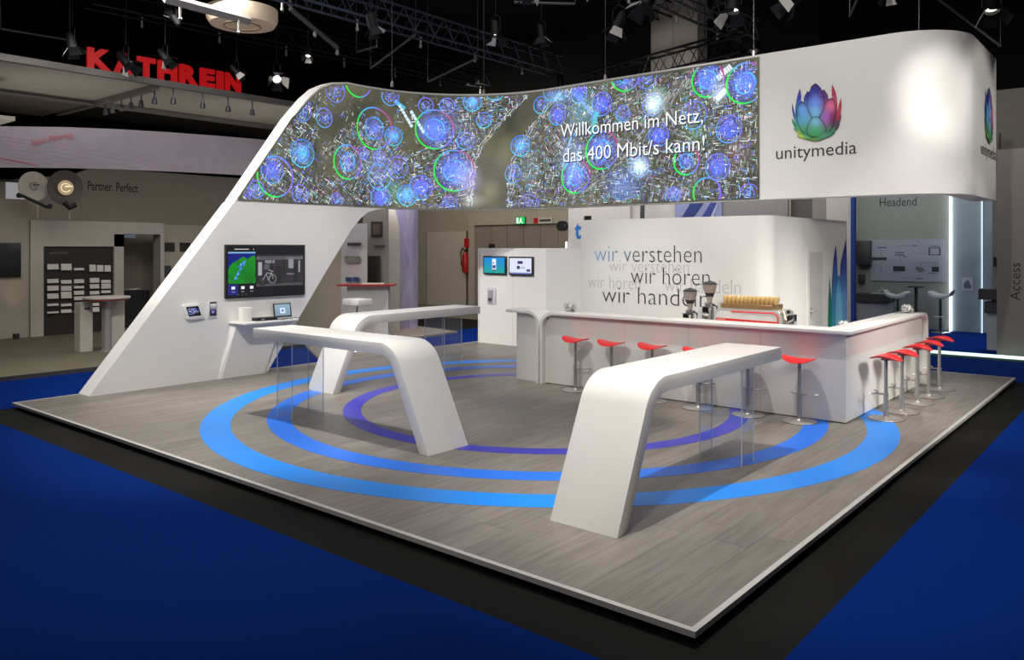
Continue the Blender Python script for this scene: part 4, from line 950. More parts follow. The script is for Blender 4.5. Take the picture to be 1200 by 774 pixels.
b_ = thing('side_counter', 'dark counter with chrome rail in the dark doorway', 'counter', (-18.9, 6.0, 0)); box('body', NIGHT, (-19.3, -18.95, 5.45, 6.2, .001, .95), b_); MB().tube([(-18.92, 5.5, .7), (-18.9, 5.5, 1.0), (-18.9, 5.9, 1.0)], .015, 8).build('rail', STEEL, b_)
b_ = thing('white_counter', 'dim white counter with rail right of the dark doorway', 'counter', (-17.5, 6.3, 0)); box('body', GRYB, (-17.8, -17.3, 6.0, 6.9, .001, .93), b_); MB().tube([(-17.28, 6.0, .9), (-17.28, 6.9, .9)], .02, 8).build('rail', STEEL, b_)
pb = thing('picture_wall', 'dim beige wall piece with small dark pictures, beside the leaning wall edge', 'wall', (-18.9, 7.4, 0))
box('wall_board', BEI, (-19.0, -18.8, 6.38, 9.2, .001, 2.7), pb)
for y in (6.5, 6.95):
    box('picture', DKB, (-18.799, -18.78, y, y+.3, 1.98, 2.22), pb); box('picture', DARKG, (-18.799, -18.78, y, y+.2, 1.3, 1.6), pb)
# canopy with red sign
cn_ = thing('stand_canopy', 'dim white overhead canopy frame carrying red letters, upper left', 'canopy', (-15.5, 3.8, 5.38))
FAS = mat('canopy_grey', srgb(126, 122, 118), .6); UND = mat('canopy_underside', srgb(196, 190, 180), .75)
box('fascia', FAS, (-14.02, -13.9, -3, 12, 5.38, 5.50), cn_)
box('soffit', UND, (-17.4, -14.02, -3, 3.92, 5.42, 5.46), cn_)
box('soffit', UND, (-17.4, -14.02, 4.02, 12, 5.42, 5.46), cn_)
box('cross_beam', FAS, (-19.0, -14.02, 3.92, 4.02, 5.30, 5.46), cn_)
box('lower_tray', mat('tray_grey', srgb(118, 112, 106), .7), (-19.8, -16.9, -3, 3.9, 5.36, 5.42), cn_)
box('lower_beam', FAS, (-17.0, -16.9, -3, 12, 5.30, 5.38), cn_)
box('top_plate', ROOF, (-19.8, -14.02, -3, 12, 5.47, 5.50), cn_)
vs, fs = text_shape('KATHREIN', .035, 1.08)
REDS = mat('red_sign_letters', srgb(150, 14, 16), .5, emis=srgb(170, 10, 16), estr=.5)
for ch_i, ch_ in enumerate('KATHREIN'):
    v2, f2 = text_shape(ch_, .055); xa = min(v[0] for v in v2); xb = max(v[0] for v in v2); yb = max(v[1] for v in v2)
    wds = [.50, .46, .42, .46, .46, .38, .17, .42]; y0 = 2.58+sum(wds[:ch_i])*.88+ch_i*.052; y1 = y0+wds[ch_i]*.88
    mb = MB(); F = [(-13.93, y0+(v[0]-xa)/(xb-xa)*(y1-y0), 5.535+v[1]/yb*.37) for v in v2]
    mb.add(F, f2); mb.add([(a-.06, b, c) for a, b, c in F], [tuple(reversed(q)) for q in f2])
    mb.build('letter', REDS, cn_)
def lamp(loc, aim, lab, s=1.0, glow=2.2, group='black stage lamps under the roof', name='stage_lamp', inner=(.8, .78, .74)):
    """par lamp: housing, reflector, lit face, yoke, barn doors"""
    t = thing(name, lab, 'lamp', loc, group)
    d = (Vector(aim)-Vector(loc)).normalized(); q = d.to_track_quat('-Z', 'Y')
    def place(mb, nm, m, flat=False):
        mb.v = [tuple(q @ Vector(v)+Vector(loc)) for v in mb.v]; return mb.build(nm, m, t)
    place(MB().lathe([(.0, .22*s), (.06*s, .21*s), (.085*s, .12*s), (.095*s, -.02*s), (.095*s, -.08*s), (.088*s, -.08*s), (.085*s, -.03*s), (.0, -.02*s)], n=16), 'housing', RIG)
    lit = len(lab) % 4
    place(MB().lathe([(.0, -.028*s), (.082*s, -.03*s)], n=16), 'lamp_face', mat('lamp_glow', (.8, .8, .75), .4, emis=(1, .95, .86), estr=glow))
    for k, L in ((0, .17), (1, .12), (2, .17), (3, .12)):
        a = k*PI/2; ca, sa = math.cos(a), math.sin(a)
        P = [(.09, -.07, -.08), (.09, .07, -.08), (.09+.10, .11, -.08-L), (.09+.10, -.11, -.08-L)]
        V = [((x*ca-y*sa)*s, (x*sa+y*ca)*s, z*s) for x, y, z in P]; V2 = [(x*1.03, y*1.03, z+.004) for x, y, z in V]
        place(MB().add(V+V2, [(0, 1, 2, 3), (7, 6, 5, 4)]+[(i, (i+1) % 4, 4+(i+1) % 4, 4+i) for i in range(4)]), 'barn_door', mat('lit_barn_door', inner, .6) if k == lit else RIG)  # one door coloured pale to stand for lamplight reflected on it
    MB().tube([(loc[0]-.11*s, loc[1], loc[2]), (loc[0]-.11*s, loc[1], loc[2]+.25*s), (loc[0], loc[1], loc[2]+.32*s), (loc[0]+.11*s, loc[1], loc[2]+.25*s), (loc[0]+.11*s, loc[1], loc[2])], .012*s, 6).tube([(loc[0], loc[1], loc[2]+.3*s), (loc[0], loc[1], 9.195)], .010, 6).build('yoke', RIG, t)
    return t
pos = ['first', 'second', 'third', 'fourth', 'fifth', 'sixth', 'seventh', 'eighth', 'ninth', 'tenth']
for i, (x, y) in enumerate([(-16.6, 4.05), (-16.25, 4.05), (-15.8, 4.05), (-15.35, 4.05), (-14.95, 4.08), (-14.4, 4.1), (-14.1, 4.35), (-14.1, 5.0), (-14.1, 5.6), (-14.1, 6.2)]):
    t = thing('track_lamp', pos[i]+' from the left of the small grey track lamps under the white canopy', 'lamp', (x, y, 5.3), 'track lamps under the canopy')
    MB().tube([(x, y, 5.419), (x, y, 5.22)], .015, 6).build('stem', RIGL, t)
    MB().lathe([(.0, .0), (.04, -.01), (.06, -.14), (.055, -.14), (.035, -.02)], (x, y, 5.22), 12).build('shade', RIGL, t)
    MB().lathe([(.0, -.10), (.05, -.105)], (x, y, 5.22), 12).build('lamp_face', mat('track_glow', (.8, .8, .8), .4, emis=(1, .97, .9), estr=.5), t)
lc = thing('lit_canopy', 'small lit canopy corner at the left picture edge', 'canopy', (-16.6, 1.2, 4.6)); box('board', UND, (-17.6, -15.6, -1, 1.9, 4.58, 4.66), lc); box('light_strip', mat('canopy_glow', (.5, .5, .4), .5, emis=(.6, .55, .4), estr=.6), (-16.6, -15.9, -.5, 1.55, 4.574, 4.579), lc)
# curved suspended band
bandp = [(-14.382, .463), (-13.81, 1.066), (-13.057, 1.822), (-12.6, 2.50), (-12.25, 3.3), (-12.0, 4.1), (-11.83, 4.85), (-11.72, 5.707), (-11.70, 6.6)]
bd = thing('curved_banner', 'dim lilac-grey curved hanging banner with thin red lines, behind the leaning wall', 'banner', (-12.6, 3, 3.48))
mb = MB(); N = len(bandp); sm = []
for i in range(N-1):
    for k in range(5):
        t_ = k/5; sm.append((bandp[i][0]*(1-t_)+bandp[i+1][0]*t_, bandp[i][1]*(1-t_)+bandp[i+1][1]*t_))
sm.append(bandp[-1]); N = len(sm); vs = []
for x, y in sm: vs += [(x, y, 3.48), (x, y, 4.2), (x-.08, y+.02, 4.2), (x-.08, y+.02, 3.48)]
fs = [(4*i+a, 4*i+4+a, 4*i+4+(a+1) % 4, 4*i+(a+1) % 4) for i in range(N-1) for a in range(4)]+[(0, 1, 2, 3), (4*N-4, 4*N-1, 4*N-2, 4*N-3)]
mb.add(vs, fs).build('banner_cloth', mat('lilac_grey_cloth', srgb(118, 110, 118), .8, vary=.06), bd)
ln = MB()
for a in range(9):
    for i in range(26):
        z0 = 4.16-.05*a-.026*i*(1+.1*a); z1 = 4.16-.05*a-.026*(i+1)*(1+.1*a)
        if z1 < 3.5: break
        (x0_, y0_), (x1_, y1_) = sm[i], sm[i+1]
        w_ = .012 if a == 6 else .004
        ln.add([(x0_+.006, y0_-.004, z0), (x1_+.006, y1_-.004, z1), (x1_+.006, y1_-.004, z1-w_), (x0_+.006, y0_-.004, z0-w_)], [(0, 1, 2, 3)], 0, srgb(150, 60, 74) if a == 6 else srgb(140, 110, 124))
ln.build('red_lines', PRINT, bd)
lettering('slogan_lettering', 'Smart Metering', lambda u, z, d: (-13.42+(u-1.45)*.94+.03, u, z), 1.42, 1.92, 3.87, .10, PRINT, bd, srgb(150, 52, 56), rise=.16)

# ================================================================== behind the platform: centre
colm = thing('printed_column', 'thick round column printed with lilac swirls, behind the tables', 'column', (-13.7, 10.45, 0))
def lilac():
    m = mat('lilac_swirl_print', srgb(178, 168, 200), .6); nt = m.node_tree; r = [n for n in nt.nodes if n.type == 'VALTORGB'][0]
    n = [n for n in nt.nodes if n.type == 'TEX_NOISE'][0]; n.inputs['Scale'].default_value = 2.2; n.inputs['Distortion'].default_value = 1.4
    mp = nt.nodes.new('ShaderNodeMapping'); mp.inputs['Scale'].default_value = (1.6, 1.6, .28); tc = [q for q in nt.nodes if q.type == 'TEX_COORD'][0]
    nt.links.new(tc.outputs['Object'], mp.inputs[0]); nt.links.new(mp.outputs[0], n.inputs['Vector'])
    r.color_ramp.elements[0].color = (*srgb(158, 148, 186), 1); r.color_ramp.elements[1].color = (*srgb(204, 198, 212), 1); return m
MB().lathe([(.45, 0), (.45, 4.2)], (-13.80, 10.42, FZ), 40).build('shaft', lilac(), colm)
CRM = mat('cream_board', srgb(205, 198, 182), .7); LGR = mat('light_grey_board', srgb(196, 194, 194), .7)
ar = thing('arched_partition', 'tall cream partition edge with rounded top beside the lilac column', 'partition', (-13.1, 9.4, 0))
MB().prism([(-13.33, FZ), (-13.10, FZ), (-13.10, 2.3), (-13.14, 2.7), (-13.25, 3.0), (-13.42, 3.16), (-13.42, 2.9), (-13.33, 2.7)], 'y', 9.35, 9.75).build('panel', CRM, ar)
dp = thing('display_panel', 'light grey exhibition panel with small picture signs behind the leaning wall', 'panel', (-13.1, 8.15, 0))
ux, uy = .769, .639                                  # this neighbouring wall stands at an angle
def skew(x0, y0, a0, a1, t0, t1, z0, z1, nm, m, par):
    P = [(x0+a*ux-t*uy*-1*0+t*-uy, y0+a*uy+t*ux) for a, t in ((a0, t0), (a1, t0), (a1, t1), (a0, t1))]
    return MB().prism(P, 'z', z0, z1).build(nm, m, par)
skew(-13.30, 8.06, .0, .62, .03, .08, FZ+.007, 2.66, 'panel_board', LGR, dp)
skew(-13.30, 8.03, .18, .50, -.02, 0, 2.12, 2.2, 'name_strip', DARKG, dp)
skew(-13.30, 8.03, .12, .48, -.02, 0, 1.72, 1.88, 'picture', mat('grey_green_picture', srgb(120, 122, 112), .6), dp)
skew(-13.30, 8.03, .14, .28, -.02, 0, 1.28, 1.38, 'blue_picture', mat('deep_blue_picture', srgb(30, 60, 120), .5), dp)
skew(-13.30, 8.03, .31, .46, -.02, 0, 1.28, 1.38, 'blue_picture', mat('deep_blue_picture', srgb(30, 60, 120), .5), dp)
bq = thing('partition', 'beige partition seen between the leaning wall\'s right edge and the light grey panel', 'partition', (-13.9, 7.5, 0))
skew(-13.30, 8.10, -2.6, -.02, .05, .1, FZ+.007, 2.55, 'panel', BEI, bq)
rp = thing('recessed_panel', 'shadowed grey panel with dark framed picture and dark screen beside the cream partition', 'panel', (-13.0, 8.9, 0))
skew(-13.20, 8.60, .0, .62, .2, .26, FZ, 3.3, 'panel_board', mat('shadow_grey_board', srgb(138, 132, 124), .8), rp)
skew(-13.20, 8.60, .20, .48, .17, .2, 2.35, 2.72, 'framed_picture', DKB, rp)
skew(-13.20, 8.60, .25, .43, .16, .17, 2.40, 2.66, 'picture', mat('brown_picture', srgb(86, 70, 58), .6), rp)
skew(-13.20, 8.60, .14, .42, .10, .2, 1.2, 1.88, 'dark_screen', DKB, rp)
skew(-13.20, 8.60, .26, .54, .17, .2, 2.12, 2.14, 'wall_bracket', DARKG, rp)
rc = thing('red_top_counter', 'white counter with thin red top beside the lilac column', 'counter', (-12.4, 8.1, 0))
skew(-12.74, 7.80, 0, .95, 0, .26, -.029, 1.20, 'body', LGR, rc)
skew(-12.74, 7.80, -.2, 1.1, -.2, .3, 1.20, 1.235, 'red_top', mat('red_counter_top', srgb(178, 40, 44), .4), rc)
tag(skew(-12.74, 7.80, .35, .85, -.1, .2, 1.2355, 1.26, 'magazine', mat('cream_paper', srgb(220, 212, 190), .7), None), 'cream magazine lying on the red-topped counter', 'magazine')
ws = thing('bar_stool', 'white bar stool with chrome pole before the red-topped counter', 'stool', (-9.75, 6.35, FZ))
WX, WY = -10.9, 6.6
ws.location = (WX, WY, -.03)
MB().prism([(WX-.26, WY-.2), (WX+.26, WY-.2), (WX+.26, WY+.2), (WX-.26, WY+.2)], 'z', .90, 1.04).build('seat', WHITE, ws, bevel=.04)
MB().tube([(WX, WY, .0), (WX, WY, .9)], .03, 12).build('pole', CHROME, ws)
MB().lathe([(.24, 0), (.22, .015), (.05, .04), (.0, .05)], (WX, WY, -.0295), 24).build('base_plate', CHROME, ws)
struct(MB().prism([(-11.79, 8.42), (-12.0, 10.7), (-14.6, 11.2), (-15.5, 9.01), (-12.52, 9.01), (-12.52, 6.5), (-10.2, 5.2), (-10.2, 6.8)], 'z', FZ, -.03).build('floor', mat('grey_stand_floor', srgb(150, 140, 126), .6)))
struct(box('floor', mat('hall_floor_beige', srgb(128, 118, 98), .8), (-30, -11.0, 13.85, 17.33, FZ, FZ+.004)))
# hall wall fittings
hw = bpy.data.objects['wall_back']
dd = struct(box('door_1', mat('hall_door', srgb(206, 196, 178), .6), (-19.95, -17.93, 17.34, 17.399, FZ, 2.68)))
box('door_gap', mat('gap_brown', srgb(96, 86, 70), .8), (-19.99, -19.955, 17.36, 17.399, FZ, 2.70), dd); box('door_gap', mat('gap_brown', srgb(96, 86, 70), .8), (-17.925, -17.88, 17.36, 17.399, FZ, 2.70), dd)
g = struct(box('door_2', mat('hall_gate', srgb(150, 140, 122), .8), (-17.45, -13.0, 17.36, 17.399, FZ, 2.88)))
for i in range(6): box('gate_panel', mat('hall_gate', srgb(150, 140, 122), .8), (-17.40+i*.73, -16.70+i*.73, 17.34, 17.359, FZ, 2.85), g)
struct(box('trim_1', mat('gate_frame', srgb(190, 180, 160), .7), (-17.75, -13.0, 17.28, 17.399, 2.89, 3.30)))
struct(box('trim_2', mat('gate_frame', srgb(190, 180, 160), .7), (-17.75, -17.46, 17.28, 17.399, FZ, 2.888)))
fe = thing('fire_extinguisher', 'red fire extinguisher hanging beside the hall door', 'extinguisher', (-17.84, 17.2, 1.2))
MB().lathe([(.0, 1.18), (.11, 1.2), (.12, 1.3), (.12, 1.8), (.06, 1.9), (.03, 1.95)], (-17.84, 17.22, 0), 16).build('cylinder', mat('extinguisher_red', srgb(190, 20, 24), .35), fe)
MB().tube([(-17.84, 17.2, 1.95), (-17.95, 17.2, 2.08), (-18.06, 17.2, 1.9), (-18.02, 17.2, 1.5), (-17.96, 17.2, 1.4)], .025, 8).build('hose', BLACKP, fe)
MB().box(-17.9, -17.78, 17.19, 17.25, 1.95, 2.02).build('valve_head', BLACKP, fe)
box('bracket', DARKG, (-17.9, -17.78, 17.33, 17.339, 1.5, 1.8), fe)
al = thing('wall_sign', 'small square red sign above the fire extinguisher', 'sign', (-17.8, 17.3, 2.1)); box('plate', mat('sign_red', srgb(200, 30, 34), .5), (-17.93, -17.7, 17.25, 17.27, 2.10, 2.42), al)
es = thing('exit_sign', 'green glowing exit sign with running figure under the roof edge', 'sign', (-15.25, 17.2, 2.9))
box('housing', DARKG, (-15.47, -15.07, 17.22, 17.27, 2.89, 3.14), es)
mb = MB(); GR = srgb(0, 190, 80); WH = srgb(235, 255, 235)
def qy(x0, x1, z0, z1, c, d=.001, y=17.22): mb.add([(x0, y-d, z0), (x1, y-d, z0), (x1, y-d, z1), (x0, y-d, z1)], [(0, 1, 2, 3)], 0, c)
qy(-15.46, -15.08, 2.90, 3.13, GR); qy(-15.44, -15.36, 2.92, 3.11, WH, .002); qy(-15.27, -15.22, 3.06, 3.10, WH, .002); qy(-15.29, -15.22, 2.99, 3.06, WH, .002)
mb.add([(-15.27, 17.218, 2.99), (-15.22, 17.218, 2.99), (-15.14, 17.218, 2.92), (-15.17, 17.218, 2.91)], [(0, 1, 2, 3)], 0, WH); mb.add([(-15.29, 17.218, 2.99), (-15.25, 17.218, 2.99), (-15.32, 17.218, 2.91), (-15.35, 17.218, 2.92)], [(0, 1, 2, 3)], 0, WH)
mb.build('pictogram', SCREEN, es)
rs = thing('wall_sign', 'white sign with a red square and dark words, right of the green exit sign', 'sign', (-14.3, 17.2, 2.9))
box('plate', mat('sign_cream', srgb(214, 206, 190), .6), (-14.72, -13.92, 17.24, 17.27, 2.89, 3.10), rs); box('red_square', mat('sign_red', srgb(200, 30, 34), .5), (-14.71, -14.52, 17.235, 17.2399, 2.90, 3.09), rs)
box('dark_words', DARKG, (-14.45, -13.98, 17.236, 17.2399, 2.96, 3.03), rs)

# ================================================================== behind the cabin: wall pieces
def part_wall(lab, x0, x1, m, z1=3.9, y=14.0, z0=FZ, t=.08, name='partition'):
    o = thing(name, lab, 'partition', ((x0+x1)/2, y, 0)); box('panel', m, (x0, x1, y, y+t, z0, z1), o); return o
LW = mat('lit_white_partition', srgb(214, 208, 202), .7); MG = mat('mid_grey_partition', srgb(150, 146, 146), .75); DG = mat('deep_grey_partition', srgb(104, 101, 101), .8)
p = part_wall('light partition with a blue letter t left of the white cabin\'s top', -10.94, -8.97, LW)
lettering('blue_letter', 't', lambda u, z, d: (u, 13.999-d, z), -10.72, -10.50, 2.34, .42, PRINT, p, srgb(22, 118, 200), weight=.03)
t = thing('loudspeaker', 'small round black loudspeaker on the light partition edge', 'loudspeaker', (-11.05, 13.9, 2.6)); MB().tube([(-11.1, 14.03, 2.68), (-11.1, 13.85, 2.68)], .14, 16).build('body', BLACKP, t); box('light_tube', mat('tube_white', (.8, .8, .8), .4, emis=(1, 1, 1), estr=.8), (-10.99, -10.95, 13.93, 13.98, 2.0, 2.25), t)
part_wall('light partition between the dark post and the blue graphic', -8.97, -7.66, LW, y=14.1)
tag(MB().prism([(-8.62, FZ), (-8.55, FZ), (-8.42, 3.9), (-8.52, 3.9)], 'y', 13.8, 13.86).build('dark_post', DARKG), 'thin dark slanted post before the light partitions', 'post')
gp = part_wall('partition with blue and lavender diagonal graphic above the cabin', -7.64, -6.40, mat('lavender_print', srgb(150, 158, 200), .6), y=13.95)
for a, b, c in ((-7.64, .30, (44, 60, 130)), (-7.10, .28, (58, 72, 150)), (-6.82, .10, (200, 204, 225))):
    MB().prism([(a, 2.55), (a+b, 2.55), (min(-6.41, a+b+.62), 3.35), (min(-6.41, a+.55), 3.35)], 'y', 13.940, 13.9495).build('diagonal_stripe', mat('stripe_%d' % c[0], srgb(*c), .6), gp)
part_wall('mid grey partition above the cabin roof, left of the darker gap', -6.40, -4.82, MG)
part_wall('deep grey narrow partition above the cabin roof', -4.82, -4.30, DG, y=14.2)
part_wall('mid grey narrow partition right of the deep grey one', -4.30, -3.98, MG, y=14.1)
cp = part_wall('tall light partition column with a dark blue edge stripe right of the cabin', -3.96, -3.44, LW)
box('blue_edge', mat('deep_blue_edge', srgb(20, 70, 150), .6), (-3.44, -3.36, 13.98, 14.09, FZ, 3.9), cp)

# ================================================================== stand with the diagram wall
TEAL = mat('teal_grey_wall', srgb(150, 154, 148), .75)
hw2 = thing('diagram_wall', 'teal-grey wall with a title and a pale board of connected device symbols', 'wall', (-3.6, 19, 0))
Y9 = 19.0
sc = lambda x, z: (x, z)
def sbox(nm, m, xa, xb, za, zb, y0, y1, par, bevel=0):
    a = sc(xa, za); b = sc(xb, zb); return box(nm, m, (a[0], b[0], y0, y1, a[1], b[1]), par, bevel)
sbox('wall_board', TEAL, -4.83, -2.50, FZ+.031, 3.7, Y9, Y9+.1, hw2)
a_ = sc(-4.21, 3.19); b2_ = sc(-3.30, 3.42)
lettering('title_lettering', 'Headend', lambda u, z, d: (u, Y9-.001-d, z), a_[0], b2_[0], a_[1], b2_[1]-a_[1], PRINT, hw2, srgb(40, 44, 48))
bdp = sbox('diagram_board', mat('pale_lilac_board', srgb(164, 168, 182), .6), -4.43, -2.60, 1.19, 2.30, Y9-.03, Y9-.001, hw2)
def ic(x0, x1, z0, z1, c=DARKG): return sbox('device_symbol', c, x0, x1, z0, z1, Y9-.036, Y9-.0305, bdp)
SY = mat('symbol_ink', srgb(52, 54, 66), .6); SY2 = mat('symbol_grey', srgb(110, 112, 124), .6)
# coordinates read along the board: u 0..1 from left, v 0..1 from bottom
def uv_(u0, u1, v0, v1, c=SY): return ic(-4.43+1.83*u0, -4.43+1.83*u1, 1.19+1.11*v0, 1.19+1.11*v1, c)
for q in ((.10, .22, .80, .82), (.02, .22, .50, .57), (.33, .46, .68, .70), (.33, .46, .62, .64), (.31, .47, .24, .36), (.82, .91, .24, .36)): uv_(*q)
for q in ((.78, .93, .63, .645), (.78, .93, .79, .805), (.78, .795, .63, .80), (.915, .93, .63, .80)): uv_(*q)
u0, v0 = -4.43, 1.19
P4 = [sc(u0+1.83*u, v0+1.11*v) for u, v in ((.60, .30), (.66, .22), (.74, .26), (.70, .34), (.62, .36))]
MB().prism([(a, b) for a, b in P4], 'y', Y9-.036, Y9-.0305).build('device_symbol', SY2, bdp)
for q in ((.40, .53, .845, .85), (.60, .67, .845, .85), (.585, .59, .68, .74), (.585, .76, .675, .68), (.395, .40, .40, .60), (.24, .34, .50, .505), (.14, .145, .18, .38), (.08, .14, .175, .18), (.395, .57, .08, .085), (.14, .145, .60, .75), (.60, .90, .45, .455), (.68, .685, .36, .44), (.86, .865, .38, .46)): uv_(*q, SY2)
for q in ((.43, .50, .58, .60), (.33, .38, .20, .215), (.62, .70, .06, .09), (.78, .88, .20, .22), (.80, .92, .83, .85), (.56, .62, .84, .87)): uv_(*q, SY2)
wb = thing('wall_cabinet', 'dark grey wall cabinet at the left of the diagram board', 'cabinet', (sc(-4.6, 1.9)[0], Y9, 1.8)); sbox('body', DARKG, -4.76, -4.40, 1.62, 2.27, Y9-.25, Y9-.04, wb, .004)
wb = thing('wall_box', 'small dark square box on the wall below the dark cabinet', 'box', (sc(-4.6, 1.2)[0], Y9, 1.2)); sbox('body', DARKG, -4.74, -4.58, 1.13, 1.36, Y9-.1, Y9-.002, wb, .004)
CG = mat('cool_grey_panel', srgb(150, 162, 172), .5)
gl = thing('light_partition', 'cool grey partition panels framed by two glowing vertical light tubes', 'partition', (-2.0, Y9, 0))
sbox('panel', CG, -2.46, -1.80, FZ+.031, 3.7, Y9-.05, Y9, gl); sbox('panel', CG, -1.76, -1.30, FZ+.031, 3.7, Y9-.02, Y9+.02, gl)
TUBE = mat('cold_light_tube', (.8, .85, .9), .4, emis=(.85, .97, 1.0), estr=2.2); TUBE2 = mat('dim_light_tube', (.7, .8, .85), .4, emis=(.45, .6, .68), estr=.9)
for xx, mm, wd in ((-2.48, TUBE, .035), (-1.78, TUBE2, .02)):
    a = sc(xx-wd, FZ+.031); b = sc(xx+wd, 3.7); MB().tube([((a[0]+b[0])/2, Y9-.1, a[1]), ((a[0]+b[0])/2, Y9-.1, b[1])], (b[0]-a[0])/2, 10).build('light_tube', mm, gl)
sbox('framed_picture', mat('pale_frame', srgb(190, 196, 204), .5), -2.23, -1.98, 1.0, 1.33, Y9-.07, Y9-.051, gl); a = sc(-2.19, 1.05); b = sc(-2.02, 1.28)
MB().prism([(a[0], a[1]), (b[0], a[1]), (b[0], a[1]+.05), (a[0]+.1, b[1]), (a[0], b[1]-.1)], 'y', Y9-.075, Y9-.0701).build('picture', mat('slate_picture', srgb(96, 108, 130), .5), gl)
# furniture of that stand
def sp_(px, Y): return px
ct = thing('grey_counter', 'counter with dark brown-grey top below the dark wall cabinet', 'counter', (-4.1, 18.2, FZ+.03))
box('body', mat('cool_white_front', srgb(190, 192, 194), .6), (-4.50, -3.74, 18.0, 18.5, FZ+.031, .66), ct); box('top', mat('brown_grey_top', srgb(74, 68, 68), .6), (-4.56, -3.70, 17.95, 18.55, .66, .88), ct)
ls = thing('laptop', 'small pale laptop on the counter below the dark wall cabinet', 'laptop', (-4.0, 18.2, .88)); MB().prism([(-4.18, .8805), (-3.84, .8805), (-3.84, .90), (-4.0, .905), (-3.88, 1.05), (-3.91, 1.05), (-4.04, .905), (-4.18, .90)], 'y', 18.1, 18.35).build('laptop_body', mat('pale_laptop', (.6, .6, .6), .4), ls)
def shell_stool(x, y, lab, rot=0):
    t = thing('shell_stool', lab, 'stool', (x, y, FZ+.03), 'white shell stools at the diagram wall')
    prof = [(-.26, 1.06), (-.22, 1.10), (-.05, 1.02), (.10, 1.00), (.22, 1.04), (.30, 1.13), (.31, 1.11), (.25, .98), (.12, .91), (-.08, .90), (-.22, .95)]
    mb = MB(); fl = -1 if rot else 1
    V = []; W = (-.22, -.17, .17, .22)
    MB().prism([(x+a*fl, z-.10) for a, z in prof], 'y', y-.2, y+.2).build('seat_shell', mat('stool_white', srgb(205, 208, 208), .5), t, bevel=.02)
    MB().tube([(x, y, FZ+.05), (x, y, .82)], .032, 12).build('pole', mat('dark_chrome', (.2, .22, .25), .25, .9), t)
    MB().lathe([(.23, 0), (.2, .02), (.05, .04), (0, .045)], (x, y, FZ+.031), 24).build('base_plate', CHROME, t)
    MB().tube([(x-.12, y-.1, .35), (x+.12, y-.1, .35)], .012, 6).tube([(x, y, .35), (x, y-.1, .35)], .012, 6).build('footrest', STEEL, t)
shell_stool(-2.607, 18.37, 'white shell stool standing clear before the bright light tube')
shell_stool(-3.43, 17.7, 'white shell stool behind the glass jar, left of the dark pole table', 1)
pt = thing('pole_table', 'small dark standing table on a single pole before the diagram board', 'table', (-3.15, 18.3, 0))
MB().lathe([(.2, 1.07), (.2, 1.10)], (-3.15, 18.3, 0), 20).build('top', DARKG, pt); MB().tube([(-3.15, 18.3, FZ+.031), (-3.15, 18.3, 1.07)], .04, 10).build('pole', DARKG, pt)
pd = thing('pedestal', 'white pedestal with dark block top beside the access wall', 'pedestal', (-.95, 15.3, 0)); box('body', mat('cool_white_front', srgb(190, 192, 194), .6), (-1.08, -.72, 15.2, 15.6, FZ+.03, .72), pd); box('dark_block', DARKG, (-1.12, -.7, 15.15, 15.6, .72, .95), pd); box('dark_top', DARKG, (-1.22, -.7, 15.1, 15.6, 1.0, 1.22), pd); box('neck', DARKG, (-1.0, -.8, 15.25, 15.5, .95, 1.0), pd)
ib = thing('intercom', 'small black box on the wall above the white pedestal', 'box', (-.85, 15.6, 1.7)); box('body', BLACKP, (-1.02, -.86, 15.55, 15.62, 1.68, 1.88), ib); box('body_back', TEAL, (-1.05, -.6, 15.63, 15.7, FZ+.03, 3.7), ib)
gs = thing('lit_floor_edge', 'glowing greenish-white glass edge strip along the next stand\'s floor', 'light strip', (0, 13.8, FZ))
box('glass_edge', mat('green_white_glow', (.7, .85, .8), .3, emis=srgb(205, 245, 228), estr=1.15), (-1.95, 7.4, 13.78, 13.84, FZ+.05, FZ+.10), gs)
box('glass_plate', mat('green_glass_plate', (.10, .17, .14), .15, coat=.5), (-1.97, 7.4, 13.72, 13.93, FZ+.007, FZ+.05), gs)
aw = thing('access_wall', 'tall mid grey wall with vertical dark lettering at the right edge', 'wall', (1.5, 14.1, 0))
AG = mat('warm_mid_grey', srgb(132, 126, 122), .75)
box('wall_board', AG, (-.72, 5.5, 14.0, 14.12, FZ, 3.98), aw)
lettering('title_lettering', 'Access', lambda u, z, d: (-.33-(z-1.0)+0, 13.999-d, u), 1.07, 1.79, 1.0, .17, PRINT, aw, srgb(36, 34, 36))
ub = thing('overhead_beam', 'dim brown-grey beam above the wall at the right edge', 'beam', (1.5, 14.6, 4)); box('beam', mat('olive_grey_beam', srgb(98, 94, 86), .8), (-.9, 5.5, 14.4, 14.9, 3.99, 5.2), ub)
tag(MB().prism([(-.69, 3.98), (-.66, 3.98), (-.66, 4.3), (-.69, 4.3)], 'y', 14.04, 14.08).build('dark_rod', BLACKP), 'tiny dark rod standing on the grey wall at the right edge', 'rod')

